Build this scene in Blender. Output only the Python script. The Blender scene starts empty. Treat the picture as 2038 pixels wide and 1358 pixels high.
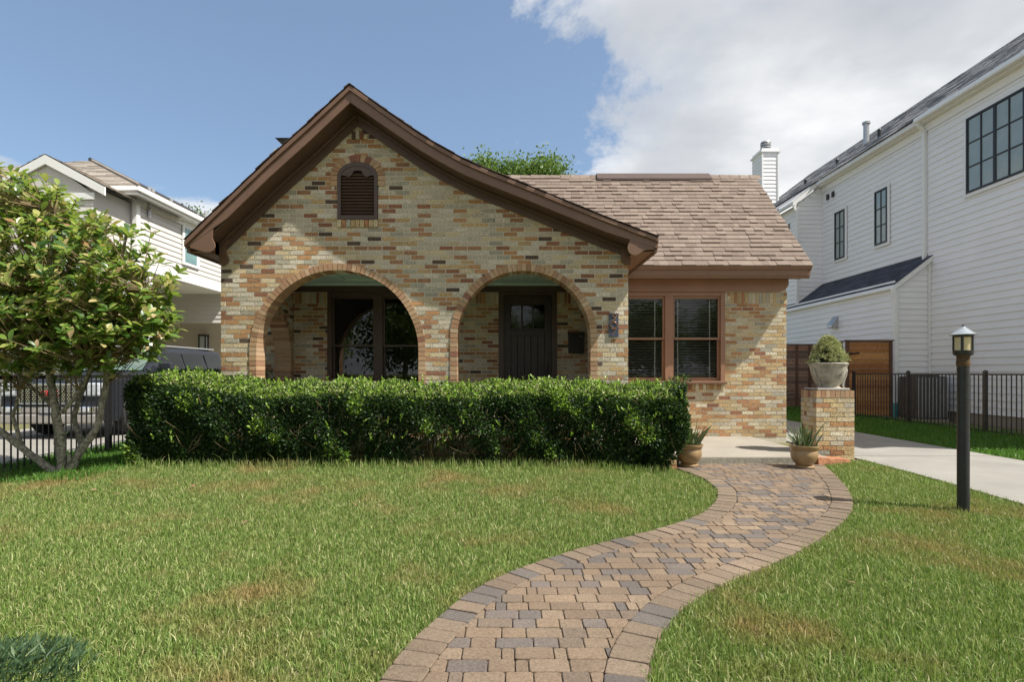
import bpy, math, random
import numpy as np
from mathutils import Vector, Matrix

R = math.radians
rng = random.Random(7)
nrg = np.random.default_rng(11)
scene = bpy.context.scene
COL = scene.collection

# ------------------------------------------------------------------ camera
CAMZ = 1.42
cam_d = bpy.data.cameras.new('camera')
cam = bpy.data.objects.new('camera', cam_d)
COL.objects.link(cam)
cam.location = (0, 0, CAMZ)
cam.rotation_euler = (R(90), 0, 0)
cam_d.sensor_fit = 'HORIZONTAL'
cam_d.sensor_width = 36.0
cam_d.lens = 36.0 * 1140 / 2038
cam_d.shift_x = 4 / 2038
cam_d.shift_y = 63 / 2038
cam_d.clip_end = 2000
cam_d.clip_start = 0.05
scene.camera = cam

# ------------------------------------------------------------------ light
SUN_EL, SUN_AZ = 55.0, 111.0          # azimuth measured clockwise from +Y
world = bpy.data.worlds.new('World')
scene.world = world
world.use_nodes = True
wt = world.node_tree
for n in list(wt.nodes):
    wt.nodes.remove(n)


def N(t, kind, **kw):
    n = t.nodes.new(kind)
    for k, v in kw.items():
        if k.startswith('i_'):
            n.inputs[k[2:].replace('_', ' ')].default_value = v
        else:
            setattr(n, k, v)
    return n


def ramp(t, stops, interp='LINEAR'):
    r = t.nodes.new('ShaderNodeValToRGB')
    r.color_ramp.interpolation = interp
    els = r.color_ramp.elements
    while len(els) < len(stops):
        els.new(0.5)
    for e, (p, c) in zip(els, stops):
        e.position = p
        e.color = (c, c, c, 1) if isinstance(c, (int, float)) else (*c, 1)
    return r


def mth(t, op, a, b=None, c=None, clamp=False):
    m = t.nodes.new('ShaderNodeMath')
    m.operation = op
    m.use_clamp = clamp
    for i, v in enumerate((a, b, c)):
        if v is None:
            continue
        if isinstance(v, (int, float)):
            m.inputs[i].default_value = v
        else:
            t.links.new(v, m.inputs[i])
    return m.outputs[0]


def mixc(t, fac, a, b, blend='MIX'):
    m = t.nodes.new('ShaderNodeMix')
    m.data_type = 'RGBA'
    m.blend_type = blend
    for idx, v in ((0, fac), (6, a), (7, b)):
        if isinstance(v, (int, float)):
            m.inputs[idx].default_value = v
        elif isinstance(v, tuple):
            m.inputs[idx].default_value = (*v, 1)
        else:
            t.links.new(v, m.inputs[idx])
    return m.outputs[2]


SKY_STRENGTH = 0.14
sky = N(wt, 'ShaderNodeTexSky', sky_type='NISHITA', sun_disc=False)
sky.sun_elevation = R(SUN_EL)
sky.sun_rotation = R(SUN_AZ)
sky.air_density = 1.0
sky.dust_density = 1.2
sky.ozone_density = 1.5
tc = N(wt, 'ShaderNodeTexCoord')
sep = N(wt, 'ShaderNodeSeparateXYZ')
wt.links.new(tc.outputs['Generated'], sep.inputs[0])
zc = mth(wt, 'ADD', mth(wt, 'MAXIMUM', sep.outputs[2], 0.0), 0.16)
comb = N(wt, 'ShaderNodeCombineXYZ')
wt.links.new(mth(wt, 'DIVIDE', sep.outputs[0], zc), comb.inputs[0])
wt.links.new(mth(wt, 'DIVIDE', sep.outputs[1], zc), comb.inputs[1])
n1 = N(wt, 'ShaderNodeTexNoise', i_Scale=1.15, i_Detail=11.0, i_Roughness=0.6, i_Distortion=0.35)
n2 = N(wt, 'ShaderNodeTexNoise', i_Scale=1.5, i_Detail=6.0, i_Roughness=0.5)
mp = N(wt, 'ShaderNodeMapping')
mp.inputs['Location'].default_value = (3.1, 1.7, 0)
wt.links.new(comb.outputs[0], mp.inputs[0])
wt.links.new(mp.outputs[0], n1.inputs['Vector'])
wt.links.new(comb.outputs[0], n2.inputs['Vector'])
# a bank of cumulus covers the sky to the east; its edge is slanted south-west to add unseen cloud that brightens the facade
east = N(wt, 'ShaderNodeMapRange', interpolation_type='SMOOTHSTEP')
wt.links.new(mth(wt, 'ADD', mth(wt, 'ADD', sep.outputs[0], mth(wt, 'MULTIPLY', sep.outputs[2], 0.12)), mth(wt, 'MULTIPLY_ADD', sep.outputs[1], -0.45, 0.36)), east.inputs[0])
east.inputs[1].default_value = 0.03
east.inputs[2].default_value = 0.31
east.inputs[3].default_value = -0.13
east.inputs[4].default_value = 0.24
low = N(wt, 'ShaderNodeMapRange', interpolation_type='SMOOTHSTEP')
wt.links.new(sep.outputs[2], low.inputs[0])
low.inputs[1].default_value = 0.35
low.inputs[2].default_value = 0.22
low.inputs[3].default_value = 0.0
low.inputs[4].default_value = 0.20
dens = mth(wt, 'ADD', mth(wt, 'ADD', n1.outputs[0], east.outputs[0]), low.outputs[0])
cm = ramp(wt, [(0.505, 0.0), (0.555, 0.75), (0.66, 1.0)])
wt.links.new(dens, cm.inputs[0])
cc = ramp(wt, [(0.30, (1.6, 1.7, 1.87)), (0.47, (2.1, 2.18, 2.3)), (0.62, (3.0, 3.04, 3.08))])
wt.links.new(n2.outputs[0], cc.inputs[0])
skyc = mixc(wt, 0.30, mixc(wt, 1.0, sky.outputs[0], (.545, .575, .58), 'MULTIPLY'), (.92, 1.16, 1.5))
bg = N(wt, 'ShaderNodeBackground')
bg.inputs['Strength'].default_value = SKY_STRENGTH
wt.links.new(mixc(wt, cm.outputs[0], skyc, cc.outputs[0]), bg.inputs[0])
wo = N(wt, 'ShaderNodeOutputWorld')
wt.links.new(bg.outputs[0], wo.inputs[0])

sun_d = bpy.data.lights.new('sun', 'SUN')
sun_d.energy = 3.5
sun_d.angle = R(0.5)
sun_d.color = (1.0, 0.95, 0.87)
sun = bpy.data.objects.new('sun', sun_d)
COL.objects.link(sun)
SD = Vector((math.sin(R(SUN_AZ)) * math.cos(R(SUN_EL)), math.cos(R(SUN_AZ)) * math.cos(R(SUN_EL)), math.sin(R(SUN_EL))))
sun.rotation_euler = SD.to_track_quat('Z', 'Y').to_euler()
sun.location = SD * 40

vs = scene.view_settings
vs.view_transform = 'Standard'
vs.look = 'None'
vs.exposure = 1.22
vs.gamma = 1.0
vs.use_curve_mapping = False
scene.render.film_transparent = False
scene.cycles.max_bounces = 8
scene.cycles.transparent_max_bounces = 12
scene.cycles.use_denoising = True


# ------------------------------------------------------------------ materials
def base_mat(name):
    m = bpy.data.materials.new(name)
    m.use_nodes = True
    t = m.node_tree
    b = t.nodes['Principled BSDF']
    return m, t, b


def set_bump(t, b, height, strength=0.4, dist=0.004):
    bp = N(t, 'ShaderNodeBump')
    bp.inputs['Strength'].default_value = strength
    bp.inputs['Distance'].default_value = dist
    t.links.new(height, bp.inputs['Height'])
    t.links.new(bp.outputs[0], b.inputs['Normal'])


def pos(t):
    return N(t, 'ShaderNodeNewGeometry').outputs['Position']


def noise(t, scale, detail=4.0, rough=0.55, vec=None):
    n = N(t, 'ShaderNodeTexNoise', i_Scale=scale, i_Detail=detail, i_Roughness=rough)
    t.links.new(vec if vec is not None else pos(t), n.inputs['Vector'])
    return n.outputs[0]


def rnd(t):
    """one random number per loose piece and per object"""
    g = N(t, 'ShaderNodeNewGeometry')
    o = N(t, 'ShaderNodeObjectInfo')
    return mth(t, 'FRACT', mth(t, 'ADD', g.outputs['Random Per Island'], mth(t, 'MULTIPLY', o.outputs['Random'], 7.31)))


def paint(name, c, c2=None, scale=6.0, rough=0.6, bump=0.0, bscale=80.0, metal=0.0, spec=0.5, bdist=0.003):
    m, t, b = base_mat(name)
    c2 = c2 or tuple(v * 0.82 for v in c)
    nz = noise(t, scale, 5.0)
    r = ramp(t, [(0.32, c2), (0.68, c)])
    t.links.new(nz, r.inputs[0])
    t.links.new(r.outputs[0], b.inputs['Base Color'])
    b.inputs['Roughness'].default_value = rough
    b.inputs['Metallic'].default_value = metal
    b.inputs['Specular IOR Level'].default_value = spec
    if bump:
        set_bump(t, b, noise(t, bscale, 4.0), bump, bdist)
    return m


def picked(name, stops, rough=0.85, var=0.35, nscale=70.0, bump=0.6, bscale=150.0, bdist=0.006, big=1.2, bigvar=0.12, spec=0.3, piece=0.13):
    """each loose piece takes one colour of the palette, with grain over it"""
    m, t, b = base_mat(name)
    r = ramp(t, stops, 'CONSTANT')
    t.links.new(rnd(t), r.inputs[0])
    nz = noise(t, nscale, 4.0, 0.6)
    g = ramp(t, [(0.3, 1.0 - var), (0.7, 1.0 + var)])
    t.links.new(nz, g.inputs[0])
    c = mixc(t, 1.0, r.outputs[0], g.outputs[0], 'MULTIPLY')
    tone = ramp(t, [(0.0, 1.0 - piece), (1.0, 1.0 + piece)])
    t.links.new(mth(t, 'FRACT', mth(t, 'MULTIPLY', rnd(t), 37.7)), tone.inputs[0])
    c = mixc(t, 1.0, c, tone.outputs[0], 'MULTIPLY')
    nb = noise(t, big, 3.0)
    gb = ramp(t, [(0.3, 1.0 - bigvar), (0.7, 1.0 + bigvar)])
    t.links.new(nb, gb.inputs[0])
    c = mixc(t, 1.0, c, gb.outputs[0], 'MULTIPLY')
    t.links.new(c, b.inputs['Base Color'])
    b.inputs['Roughness'].default_value = rough
    b.inputs['Specular IOR Level'].default_value = spec
    if bump:
        set_bump(t, b, noise(t, bscale, 5.0, 0.65), bump, bdist)
    return m


def foliage(name, stops, rough=0.45, trans=0.35, tcol=(0.25, 0.42, 0.06), spec=0.4, patch=None, patch_scale=0.8, patch_lo=0.5, patch_hi=0.68):
    m, t, b = base_mat(name)
    r = ramp(t, stops)
    t.links.new(rnd(t), r.inputs[0])
    c = r.outputs[0]
    if patch:
        pr = ramp(t, [(patch_lo, 0.0), (patch_hi, 1.0)])
        t.links.new(noise(t, patch_scale, 6.0, 0.6), pr.inputs[0])
        c = mixc(t, mth(t, 'MULTIPLY', pr.outputs[0], 0.85), c, mixc(t, rnd(t), patch, tuple(v * 0.6 for v in patch)))
    t.links.new(c, b.inputs['Base Color'])
    b.inputs['Roughness'].default_value = rough
    b.inputs['Specular IOR Level'].default_value = spec
    tr = N(t, 'ShaderNodeBsdfTranslucent')
    t.links.new(mixc(t, 0.5, c, tcol), tr.inputs[0])
    mx = N(t, 'ShaderNodeMixShader')
    mx.inputs[0].default_value = trans
    t.links.new(b.outputs[0], mx.inputs[1])
    t.links.new(tr.outputs[0], mx.inputs[2])
    t.links.new(mx.outputs[0], t.nodes['Material Output'].inputs[0])
    return m


def glass(name, tint=(0.85, 0.9, 0.88), boost=1.0, rough=0.0):
    m = bpy.data.materials.new(name)
    m.use_nodes = True
    t = m.node_tree
    t.nodes.remove(t.nodes['Principled BSDF'])
    fr = N(t, 'ShaderNodeFresnel')
    fr.inputs[0].default_value = 1.52
    tr = N(t, 'ShaderNodeBsdfTransparent')
    tr.inputs[0].default_value = (*tint, 1)
    gl = N(t, 'ShaderNodeBsdfGlossy')
    gl.inputs['Roughness'].default_value = rough
    gl.inputs[0].default_value = (1, 1, 1, 1)
    mx = N(t, 'ShaderNodeMixShader')
    t.links.new(mth(t, 'MULTIPLY', fr.outputs[0], boost, clamp=True), mx.inputs[0])
    t.links.new(tr.outputs[0], mx.inputs[1])
    t.links.new(gl.outputs[0], mx.inputs[2])
    t.links.new(mx.outputs[0], t.nodes['Material Output'].inputs[0])
    return m


GREY, SAGE, CREAM, TAN = (.47, .415, .315), (.365, .335, .26), (.52, .425, .27), (.45, .315, .16)
ORNG, RUST, DARK, PALE = (.41, .225, .105), (.26, .12, .068), (.10, .068, .05), (.54, .485, .385)
M = {}
M['brick'] = picked('brick_mixed', [(0, GREY), (.22, PALE), (.38, SAGE), (.46, CREAM), (.57, TAN), (.66, ORNG), (.78, (.34, .185, .10)), (.86, RUST), (.925, DARK), (.97, CREAM)], nscale=75, var=.62, bump=.9, bdist=.014, bscale=90)
M['brick_warm'] = picked('brick_warm', [(0, CREAM), (.22, (.55, .49, .36)), (.36, (.48, .37, .20)), (.52, TAN), (.63, ORNG), (.78, GREY), (.84, (.36, .18, .09)), (.92, RUST), (.96, SAGE)], nscale=75, var=.62, bump=.9, bdist=.014, bscale=90)
M['brick_arch'] = picked('brick_arch', [(0, (0.388, 0.249, 0.142)), (.3, (0.349, 0.212, 0.124)), (.55, (0.417, 0.286, 0.177)), (.75, (0.301, 0.170, 0.100)), (.88, (0.233, 0.106, 0.071)), (.95, (0.446, 0.339, 0.224))], nscale=60, var=.25, bump=.5)
M['mortar'] = paint('mortar', (.64, .58, .47), (.50, .45, .37), 30, .95, .5, 200)
M['brown'] = paint('brown_trim_paint', (.165, .092, .058), (.135, .074, .046), 3, .42, .05, 30)
M['brown_dark'] = paint('dark_brown_trim', (.075, .045, .033), (.06, .036, .027), 3, .42, .05, 30)
M['brown_light'] = paint('light_brown_trim_paint', (.225, .128, .083), (.19, .107, .069), 3, .42, .05, 30)
M['brown_shaded'] = paint('shaded_trim_paint', (.105, .06, .04), (.088, .05, .034), 3, .45, .05, 30)  # darker than the fascia: shade under the rake is put into the colour
M['window_brown'] = paint('window_trim_paint', (0.298, 0.162, 0.102), (0.254, 0.134, 0.083), 3, .45, .05, 30)
M['door'] = paint('stained_door_wood', (.035, .022, .018), (.016, .011, .010), 9, .4, .25, 50)
M['mint'] = paint('mint_ceiling_paint', (.60, .82, .73), (.56, .78, .69), 4, .5)
M['porch'] = paint('porch_concrete', (.52, .48, .42), (.44, .41, .36), 5, .85, .3, 60)
M['inside'] = paint('interior_plaster', (.22, .20, .18), None, 2, .9)
M['blind'] = paint('blind_slat', (.30, .29, .28), (.26, .25, .24), 5, .5)
M['blind_tape'] = paint('blind_tape', (.55, .53, .52), None, 5, .7)
M['glass'] = glass('window_glass', (.92, .95, .93), boost=1.05)
M['glass_porch'] = glass('porch_glass', (.6, .62, .62), boost=1.5)
M['shingle'] = picked('roof_shingle', [(0, (0.186, 0.142, 0.114)), (.25, (0.174, 0.132, 0.106)), (.5, (0.198, 0.152, 0.122)), (.72, (0.161, 0.122, 0.097)), (.88, (0.209, 0.164, 0.132))], nscale=120, var=.25, bump=.4, bscale=260, bdist=.003, bigvar=.08, piece=.06)
M['shingle_edge'] = paint('roof_felt', (.06, .045, .04), None, 20, .9)
M['shingle_rake'] = picked('rake_shingle', [(0, (.085, .062, .055)), (.4, (.07, .05, .045)), (.7, (.10, .072, .062))], nscale=120, var=.3, bump=.4, bscale=260)
M['black'] = paint('black_metal', (.018, .017, .017), (.012, .012, .012), 12, .38, .1, 90)
M['rusty_black'] = paint('rusty_black_metal', (.026, .02, .017), (.012, .011, .011), 10, .42, .1, 90)
M['plaque'] = paint('slate_blue_plaque', (.07, .085, .13), (.035, .04, .065), 14, .3)
M['copper'] = paint('copper', (.50, .27, .14), (.38, .20, .10), 40, .3, metal=.8)
M['concrete'] = paint('drive_concrete', (0.261, 0.249, 0.222), (0.206, 0.197, 0.176), 1.3, .9, .3, 120)
M['slab'] = paint('walk_concrete', (0.306, 0.275, 0.226), (0.243, 0.219, 0.181), 2.0, .9, .35, 110)
M['slab_edge'] = paint('weathered_concrete', (.34, .31, .25), (.20, .19, .15), 30, .95, .7, 160)
M['soil'] = paint('lawn_soil', (.10, .12, .04), (.15, .12, .055), 3.0, .95, .6, 70, bdist=.01)
M['bed'] = paint('mulch_soil', (.09, .065, .045), (.05, .038, .028), 20, .95, .8, 90, bdist=.02)
M['sand'] = paint('joint_sand', (.15, .115, .082), (.075, .06, .045), 25, .95, .6, 150)
M['paver'] = picked('paver', [(0, (0.180, 0.130, 0.088)), (.24, (0.160, 0.116, 0.081)), (.44, (0.192, 0.143, 0.099)), (.60, (0.113, 0.096, 0.085)), (.76, (0.130, 0.107, 0.092)), (.88, (0.148, 0.113, 0.084))], nscale=90, var=.34, bump=.6, bscale=200, bdist=.004, big=.8, bigvar=.18, piece=.10)
M['border'] = picked('border_paver', [(0, (0.168, 0.126, 0.089)), (.35, (0.153, 0.115, 0.082)), (.65, (0.178, 0.134, 0.096)), (.86, (0.113, 0.097, 0.086))], nscale=90, var=.34, bump=.6, bscale=200, bdist=.004, big=.8, bigvar=.18, piece=.10)
M['white'] = paint('white_siding_paint', (.84, .84, .84), (.80, .80, .80), 1.2, .55, .05, 40)
M['white_trim'] = paint('white_trim_paint', (.82, .82, .80), (.78, .78, .76), 2, .45)
M['grey_siding'] = paint('pale_grey_siding', (.60, .575, .545), (.565, .54, .51), 1.2, .6)
M['stucco'] = paint('cream_stucco', (.60, .53, .45), (.56, .49, .41), 3, .9)
M['foundation'] = paint('foundation_concrete', (.33, .29, .24), (.25, .22, .18), 3, .9, .3, 60)
M['teal'] = paint('teal_drain_plastic', (.10, .36, .36), (.08, .30, .30), 6, .4)
M['galv'] = paint('galvanised_metal', (.50, .51, .52), (.40, .41, .42), 20, .35, metal=.6)
M['navy_roof'] = picked('dark_slate_shingle', [(0, (.045, .05, .068)), (.4, (.06, .066, .088)), (.75, (.034, .04, .055))], nscale=60, var=.3, bump=.3)
M['grey_roof'] = picked('grey_shingle', [(0, (0.272, 0.272, 0.281)), (.3, (0.187, 0.187, 0.196)), (.55, (0.357, 0.357, 0.365)), (.8, (0.128, 0.133, 0.145))], nscale=14, var=.35, bump=.3)
M['tan_roof'] = picked('tan_shingle', [(0, (.30, .265, .225)), (.35, (.25, .215, .18)), (.7, (.34, .30, .26))], nscale=14, var=.25, bump=.3)
M['window_black'] = paint('black_window_frame', (.012, .012, .013), None, 5, .4)
M['dark_glass'] = paint('neighbour_window_glass', (.30, .36, .35), (.26, .32, .31), 3, .03, spec=.9)  # pale base stands in for mirrored sky and trees, and blinds inside
M['teal_glass'] = paint('tinted_window_glass', (.16, .30, .30), (.12, .23, .24), 4, .04, spec=.9)
M['wood_new'] = picked('stained_cedar', [(0, (0.375, 0.181, 0.062)), (.3, (0.312, 0.144, 0.050)), (.6, (0.419, 0.213, 0.075)), (.85, (0.263, 0.112, 0.040))], nscale=18, var=.3, bump=.3, bscale=40)
M['wood_old'] = picked('weathered_cedar', [(0, (0.192, 0.126, 0.090)), (.35, (0.150, 0.098, 0.072)), (.7, (0.228, 0.144, 0.102)), (.9, (0.264, 0.138, 0.084))], nscale=18, var=.35, bump=.4, bscale=40)
M['wood_post'] = paint('cedar_post', (.12, .058, .032), (.08, .04, .024), 12, .7, .2, 40)
M['pot'] = paint('glazed_ochre_pot', (0.324, 0.221, 0.113), (0.243, 0.158, 0.077), 9, .3, .1, 30, spec=.55)
M['urn'] = paint('weathered_cast_stone', (.47, .44, .37), (.22, .20, .16), 9, .9, .5, 60)
M['cap'] = paint('grey_cap_stone', (.42, .38, .34), (.33, .30, .27), 12, .85, .4, 90)
M['lamp_black'] = paint('lamp_black_paint', (.022, .023, .024), (.014, .014, .015), 15, .42, .15, 60)
M['lamp_cap'] = paint('faded_lamp_cap', (.36, .40, .44), (.26, .29, .32), 30, .3, metal=.3)
M['amber'] = paint('amber_lamp_glass', (.66, .56, .33), (.54, .44, .25), 16, .25, spec=.6)
M['rust_ring'] = paint('lichen_rust', (.16, .09, .03), (.025, .02, .015), 70, .9, .5, 120)
M['red_clay'] = paint('red_clay_edging', (.42, .19, .09), (.28, .115, .06), 14, .9, .9, 60, bdist=.02)
M['ac'] = paint('condenser_paint', (.10, .10, .098), (.08, .08, .078), 8, .5)
M['car_black'] = paint('car_black_paint', (.022, .025, .032), (.02, .022, .03), 3, .2, spec=.25)
M['car_silver'] = paint('bumper_silver', (.40, .37, .34), (.37, .34, .31), 3, .3, metal=.3)
M['chrome'] = paint('chrome', (.75, .76, .78), None, 4, .12, metal=1.0)
M['tyre'] = paint('tyre_rubber', (.02, .02, .02), None, 10, .85)
M['car_glass'] = paint('car_glass', (.012, .014, .014), None, 3, .03, spec=.25)
M['windscreen'] = paint('windscreen_glass', (.16, .22, .18), (.10, .14, .12), 2, .04, spec=.9)
M['lens'] = paint('headlight_lens', (.62, .66, .70), (.40, .43, .46), 22, .08, spec=.8)
M['car_red'] = paint('emblem_red', (.55, .03, .03), None, 3, .3)
M['bark'] = paint('lichen_bark', (.42, .40, .33), (.10, .085, .065), 26, .95, 1.0, 55, bdist=.02)
M['twig'] = paint('green_brown_twig', (0.240, 0.180, 0.090), (0.150, 0.112, 0.060), 20, .85)
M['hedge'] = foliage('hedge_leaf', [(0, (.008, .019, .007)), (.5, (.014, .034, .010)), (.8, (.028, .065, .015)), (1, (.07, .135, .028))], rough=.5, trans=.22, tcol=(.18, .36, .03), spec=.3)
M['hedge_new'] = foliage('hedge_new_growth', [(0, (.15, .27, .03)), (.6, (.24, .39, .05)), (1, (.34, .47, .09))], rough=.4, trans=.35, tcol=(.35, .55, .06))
M['hedge_lit_top'] = foliage('hedge_lit_clipped_leaf', [(0, (.22, .28, .09)), (.6, (.32, .36, .14)), (1, (.44, .40, .22))], rough=.5, trans=.25, tcol=(.35, .45, .12))  # pale clipped leaves; sunlight on the top is put into their colour
M['magnolia'] = foliage('broad_leaf', [(0, (.03, .085, .018)), (.3, (.07, .155, .026)), (.55, (.145, .25, .042)), (.76, (.30, .36, .08)), (.88, (.50, .44, .17)), (.96, (.56, .41, .24)), (1, (.28, .10, .04))], rough=.33, trans=.45, tcol=(.42, .55, .08), spec=.5)
M['tree_leaf'] = foliage('tree_leaf', [(0, (.045, .095, .018)), (.5, (.085, .16, .03)), (1, (.17, .25, .055))], rough=.5, trans=.35, tcol=(.3, .45, .08))
M['grass'] = foliage('grass_blade', [(0, (0.064, 0.125, 0.025)), (.3, (0.132, 0.212, 0.044)), (.62, (0.215, 0.297, 0.074)), (.86, (0.341, 0.387, 0.142)), (1, (0.528, 0.477, 0.263))], rough=.5, trans=.3, tcol=(0.330, 0.477, 0.074), spec=.3, patch=(0.440, 0.297, 0.137), patch_scale=1.0, patch_lo=.52, patch_hi=.68)
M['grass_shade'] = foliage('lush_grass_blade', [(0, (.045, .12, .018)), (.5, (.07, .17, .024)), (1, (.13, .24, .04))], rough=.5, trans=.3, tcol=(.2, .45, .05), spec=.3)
M['snake'] = foliage('snake_plant_leaf', [(0, (.045, .075, .03)), (.5, (.075, .11, .045)), (.85, (.13, .16, .07)), (1, (.20, .19, .08))], rough=.35, trans=.08)
M['spruce'] = foliage('spruce_needles', [(0, (.20, .23, .08)), (.5, (.36, .39, .16)), (1, (.58, .58, .30))], rough=.6, trans=.15, tcol=(.35, .4, .12))
M['juniper'] = foliage('blue_green_blade', [(0, (.025, .055, .022)), (.6, (.05, .095, .04)), (1, (.09, .145, .065))], rough=.55, trans=.2, tcol=(.12, .3, .15))
M['dry_leaf'] = foliage('dry_leaf', [(0, (0.154, 0.081, 0.042)), (.6, (0.238, 0.147, 0.084)), (1, (0.294, 0.196, 0.119))], rough=.7, trans=.2, tcol=(0.280, 0.175, 0.070))


# ------------------------------------------------------------------ mesh helpers
def link(o, parent=None):
    COL.objects.link(o)
    if parent is not None:
        o.parent = parent
    return o


def thing(name, label, cat, loc=(0, 0, 0), rz=0.0, group=None):
    o = bpy.data.objects.new(name, None)
    o.empty_display_size = 0.2
    COL.objects.link(o)
    o.location = loc
    o.rotation_euler = (0, 0, rz)
    return tag(o, label, cat, group)


def tag(o, label, cat, group=None):
    o['label'] = label
    o['category'] = cat
    if group:
        o['group'] = group
    return o


def struct(o, label=None):
    o['kind'] = 'structure'
    if label:
        o['label'] = label
    return o


class MB:
    def __init__(s):
        s.v, s.f, s.m = [], [], []

    def add(s, verts, faces, mi=0):
        b = len(s.v)
        s.v.extend([tuple(p) for p in verts])
        s.f.extend([tuple(i + b for i in f) for f in faces])
        s.m.extend([mi] * len(faces))
        return s

    def box(s, x0, x1, y0, y1, z0, z1, mi=0):
        v = [(x0, y0, z0), (x1, y0, z0), (x1, y1, z0), (x0, y1, z0), (x0, y0, z1), (x1, y0, z1), (x1, y1, z1), (x0, y1, z1)]
        return s.add(v, [(0, 3, 2, 1), (4, 5, 6, 7), (0, 1, 5, 4), (1, 2, 6, 5), (2, 3, 7, 6), (3, 0, 4, 7)], mi)

    def quad(s, a, b, c, d, mi=0):
        return s.add([a, b, c, d], [(0, 1, 2, 3)], mi)

    def prism(s, poly, axis, a, b, mi=0):
        """poly: 2D points in the two other axes (in axis order), extruded along axis from a to b"""
        def P(p, t):
            q = list(p)
            q.insert(axis, t)
            return tuple(q)
        n = len(poly)
        v = [P(p, a) for p in poly] + [P(p, b) for p in poly]
        f = [tuple(range(n - 1, -1, -1)), tuple(range(n, 2 * n))]
        f += [(i, (i + 1) % n, n + (i + 1) % n, n + i) for i in range(n)]
        return s.add(v, f, mi)

    def ribbon(s, up, lo, y0, y1, mi=0):
        """board following a polyline: up / lo are lists of (x,z)"""
        n = len(up)
        v = []
        for (ax, az), (bx, bz) in zip(up, lo):
            v += [(ax, y0, az), (bx, y0, bz), (bx, y1, bz), (ax, y1, az)]
        f = [(0, 3, 2, 1), (4 * n - 4, 4 * n - 3, 4 * n - 2, 4 * n - 1)]
        for i in range(n - 1):
            p, q = 4 * i, 4 * i + 4
            for k in range(4):
                f.append((p + k, p + (k + 1) % 4, q + (k + 1) % 4, q + k))
        return s.add(v, f, mi)

    def tube(s, pts, rad, n=8, mi=0, cap=True):
        pts = [Vector(p) for p in pts]
        if isinstance(rad, (int, float)):
            rad = [rad] * len(pts)
        v, f = [], []
        u = None
        for i, p in enumerate(pts):
            d = (pts[min(i + 1, len(pts) - 1)] - pts[max(i - 1, 0)])
            d = d.normalized() if d.length > 1e-9 else Vector((0, 0, 1))
            if u is None:
                u = d.orthogonal().normalized()
            else:
                u = (u - d * u.dot(d))
                u = u.normalized() if u.length > 1e-6 else d.orthogonal().normalized()
            w = d.cross(u)
            for k in range(n):
                a = 2 * math.pi * k / n
                v.append(tuple(p + (u * math.cos(a) + w * math.sin(a)) * rad[i]))
        for i in range(len(pts) - 1):
            for k in range(n):
                f.append((i * n + k, i * n + (k + 1) % n, (i + 1) * n + (k + 1) % n, (i + 1) * n + k))
        if cap:
            f.append(tuple(range(n - 1, -1, -1)))
            f.append(tuple(range((len(pts) - 1) * n, len(pts) * n)))
        return s.add(v, f, mi)

    def lathe(s, prof, c=(0, 0, 0), n=28, mi=0, axis='z'):
        v, f = [], []
        for r, z in prof:
            for k in range(n):
                a = 2 * math.pi * k / n
                if axis == 'z':
                    v.append((c[0] + r * math.cos(a), c[1] + r * math.sin(a), c[2] + z))
                else:
                    v.append((c[0] + z, c[1] + r * math.cos(a), c[2] + r * math.sin(a)))
        for i in range(len(prof) - 1):
            for k in range(n):
                f.append((i * n + k, i * n + (k + 1) % n, (i + 1) * n + (k + 1) % n, (i + 1) * n + k))
        return s.add(v, f, mi)

    def build(s, name, mats, parent=None, smooth=False, bev=0.0, loc=None):
        me = bpy.data.meshes.new(name)
        me.from_pydata(s.v, [], s.f)
        if not isinstance(mats, (list, tuple)):
            mats = [mats]
        for m in mats:
            me.materials.append(M[m] if isinstance(m, str) else m)
        if len(mats) > 1:
            me.polygons.foreach_set('material_index', s.m)
        if smooth:
            me.polygons.foreach_set('use_smooth', [True] * len(me.polygons))
        me.update()
        o = bpy.data.objects.new(name, me)
        if loc is not None:
            o.location = loc
        link(o, parent)
        if bev:
            b = o.modifiers.new('edge', 'BEVEL')
            b.width = bev
            b.segments = 2
            b.limit_method = 'ANGLE'
        if smooth:
            smooth_by_angle(o)
        return o


def smooth_by_angle(o, ang=35):
    me = o.data
    try:
        me.set_sharp_from_angle(angle=R(ang))
    except Exception:
        pass


def box(name, mat, parent, x0, x1, y0, y1, z0, z1, bev=0.0):
    return MB().box(x0, x1, y0, y1, z0, z1).build(name, mat, parent, bev=bev)


def np_mesh(name, verts, faces, mats, parent=None, mi=None):
    """verts (n,3) float, faces (m,k) int of one size"""
    me = bpy.data.meshes.new(name)
    k = faces.shape[1]
    me.vertices.add(len(verts))
    me.vertices.foreach_set('co', np.ascontiguousarray(verts, np.float32).ravel())
    me.loops.add(faces.size)
    me.loops.foreach_set('vertex_index', np.ascontiguousarray(faces, np.int32).ravel())
    me.polygons.add(len(faces))
    me.polygons.foreach_set('loop_start', np.arange(0, faces.size, k, dtype=np.int32))
    me.polygons.foreach_set('loop_total', np.full(len(faces), k, np.int32))
    for m in mats:
        me.materials.append(M[m])
    if mi is not None:
        me.polygons.foreach_set('material_index', np.ascontiguousarray(mi, np.int32))
    me.update(calc_edges=True)
    me.validate()
    return link(bpy.data.objects.new(name, me), parent)


def ss(a, b, t):
    t = np.clip((np.asarray(t, float) - a) / (b - a), 0, 1)
    return t * t * (3 - 2 * t)


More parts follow.
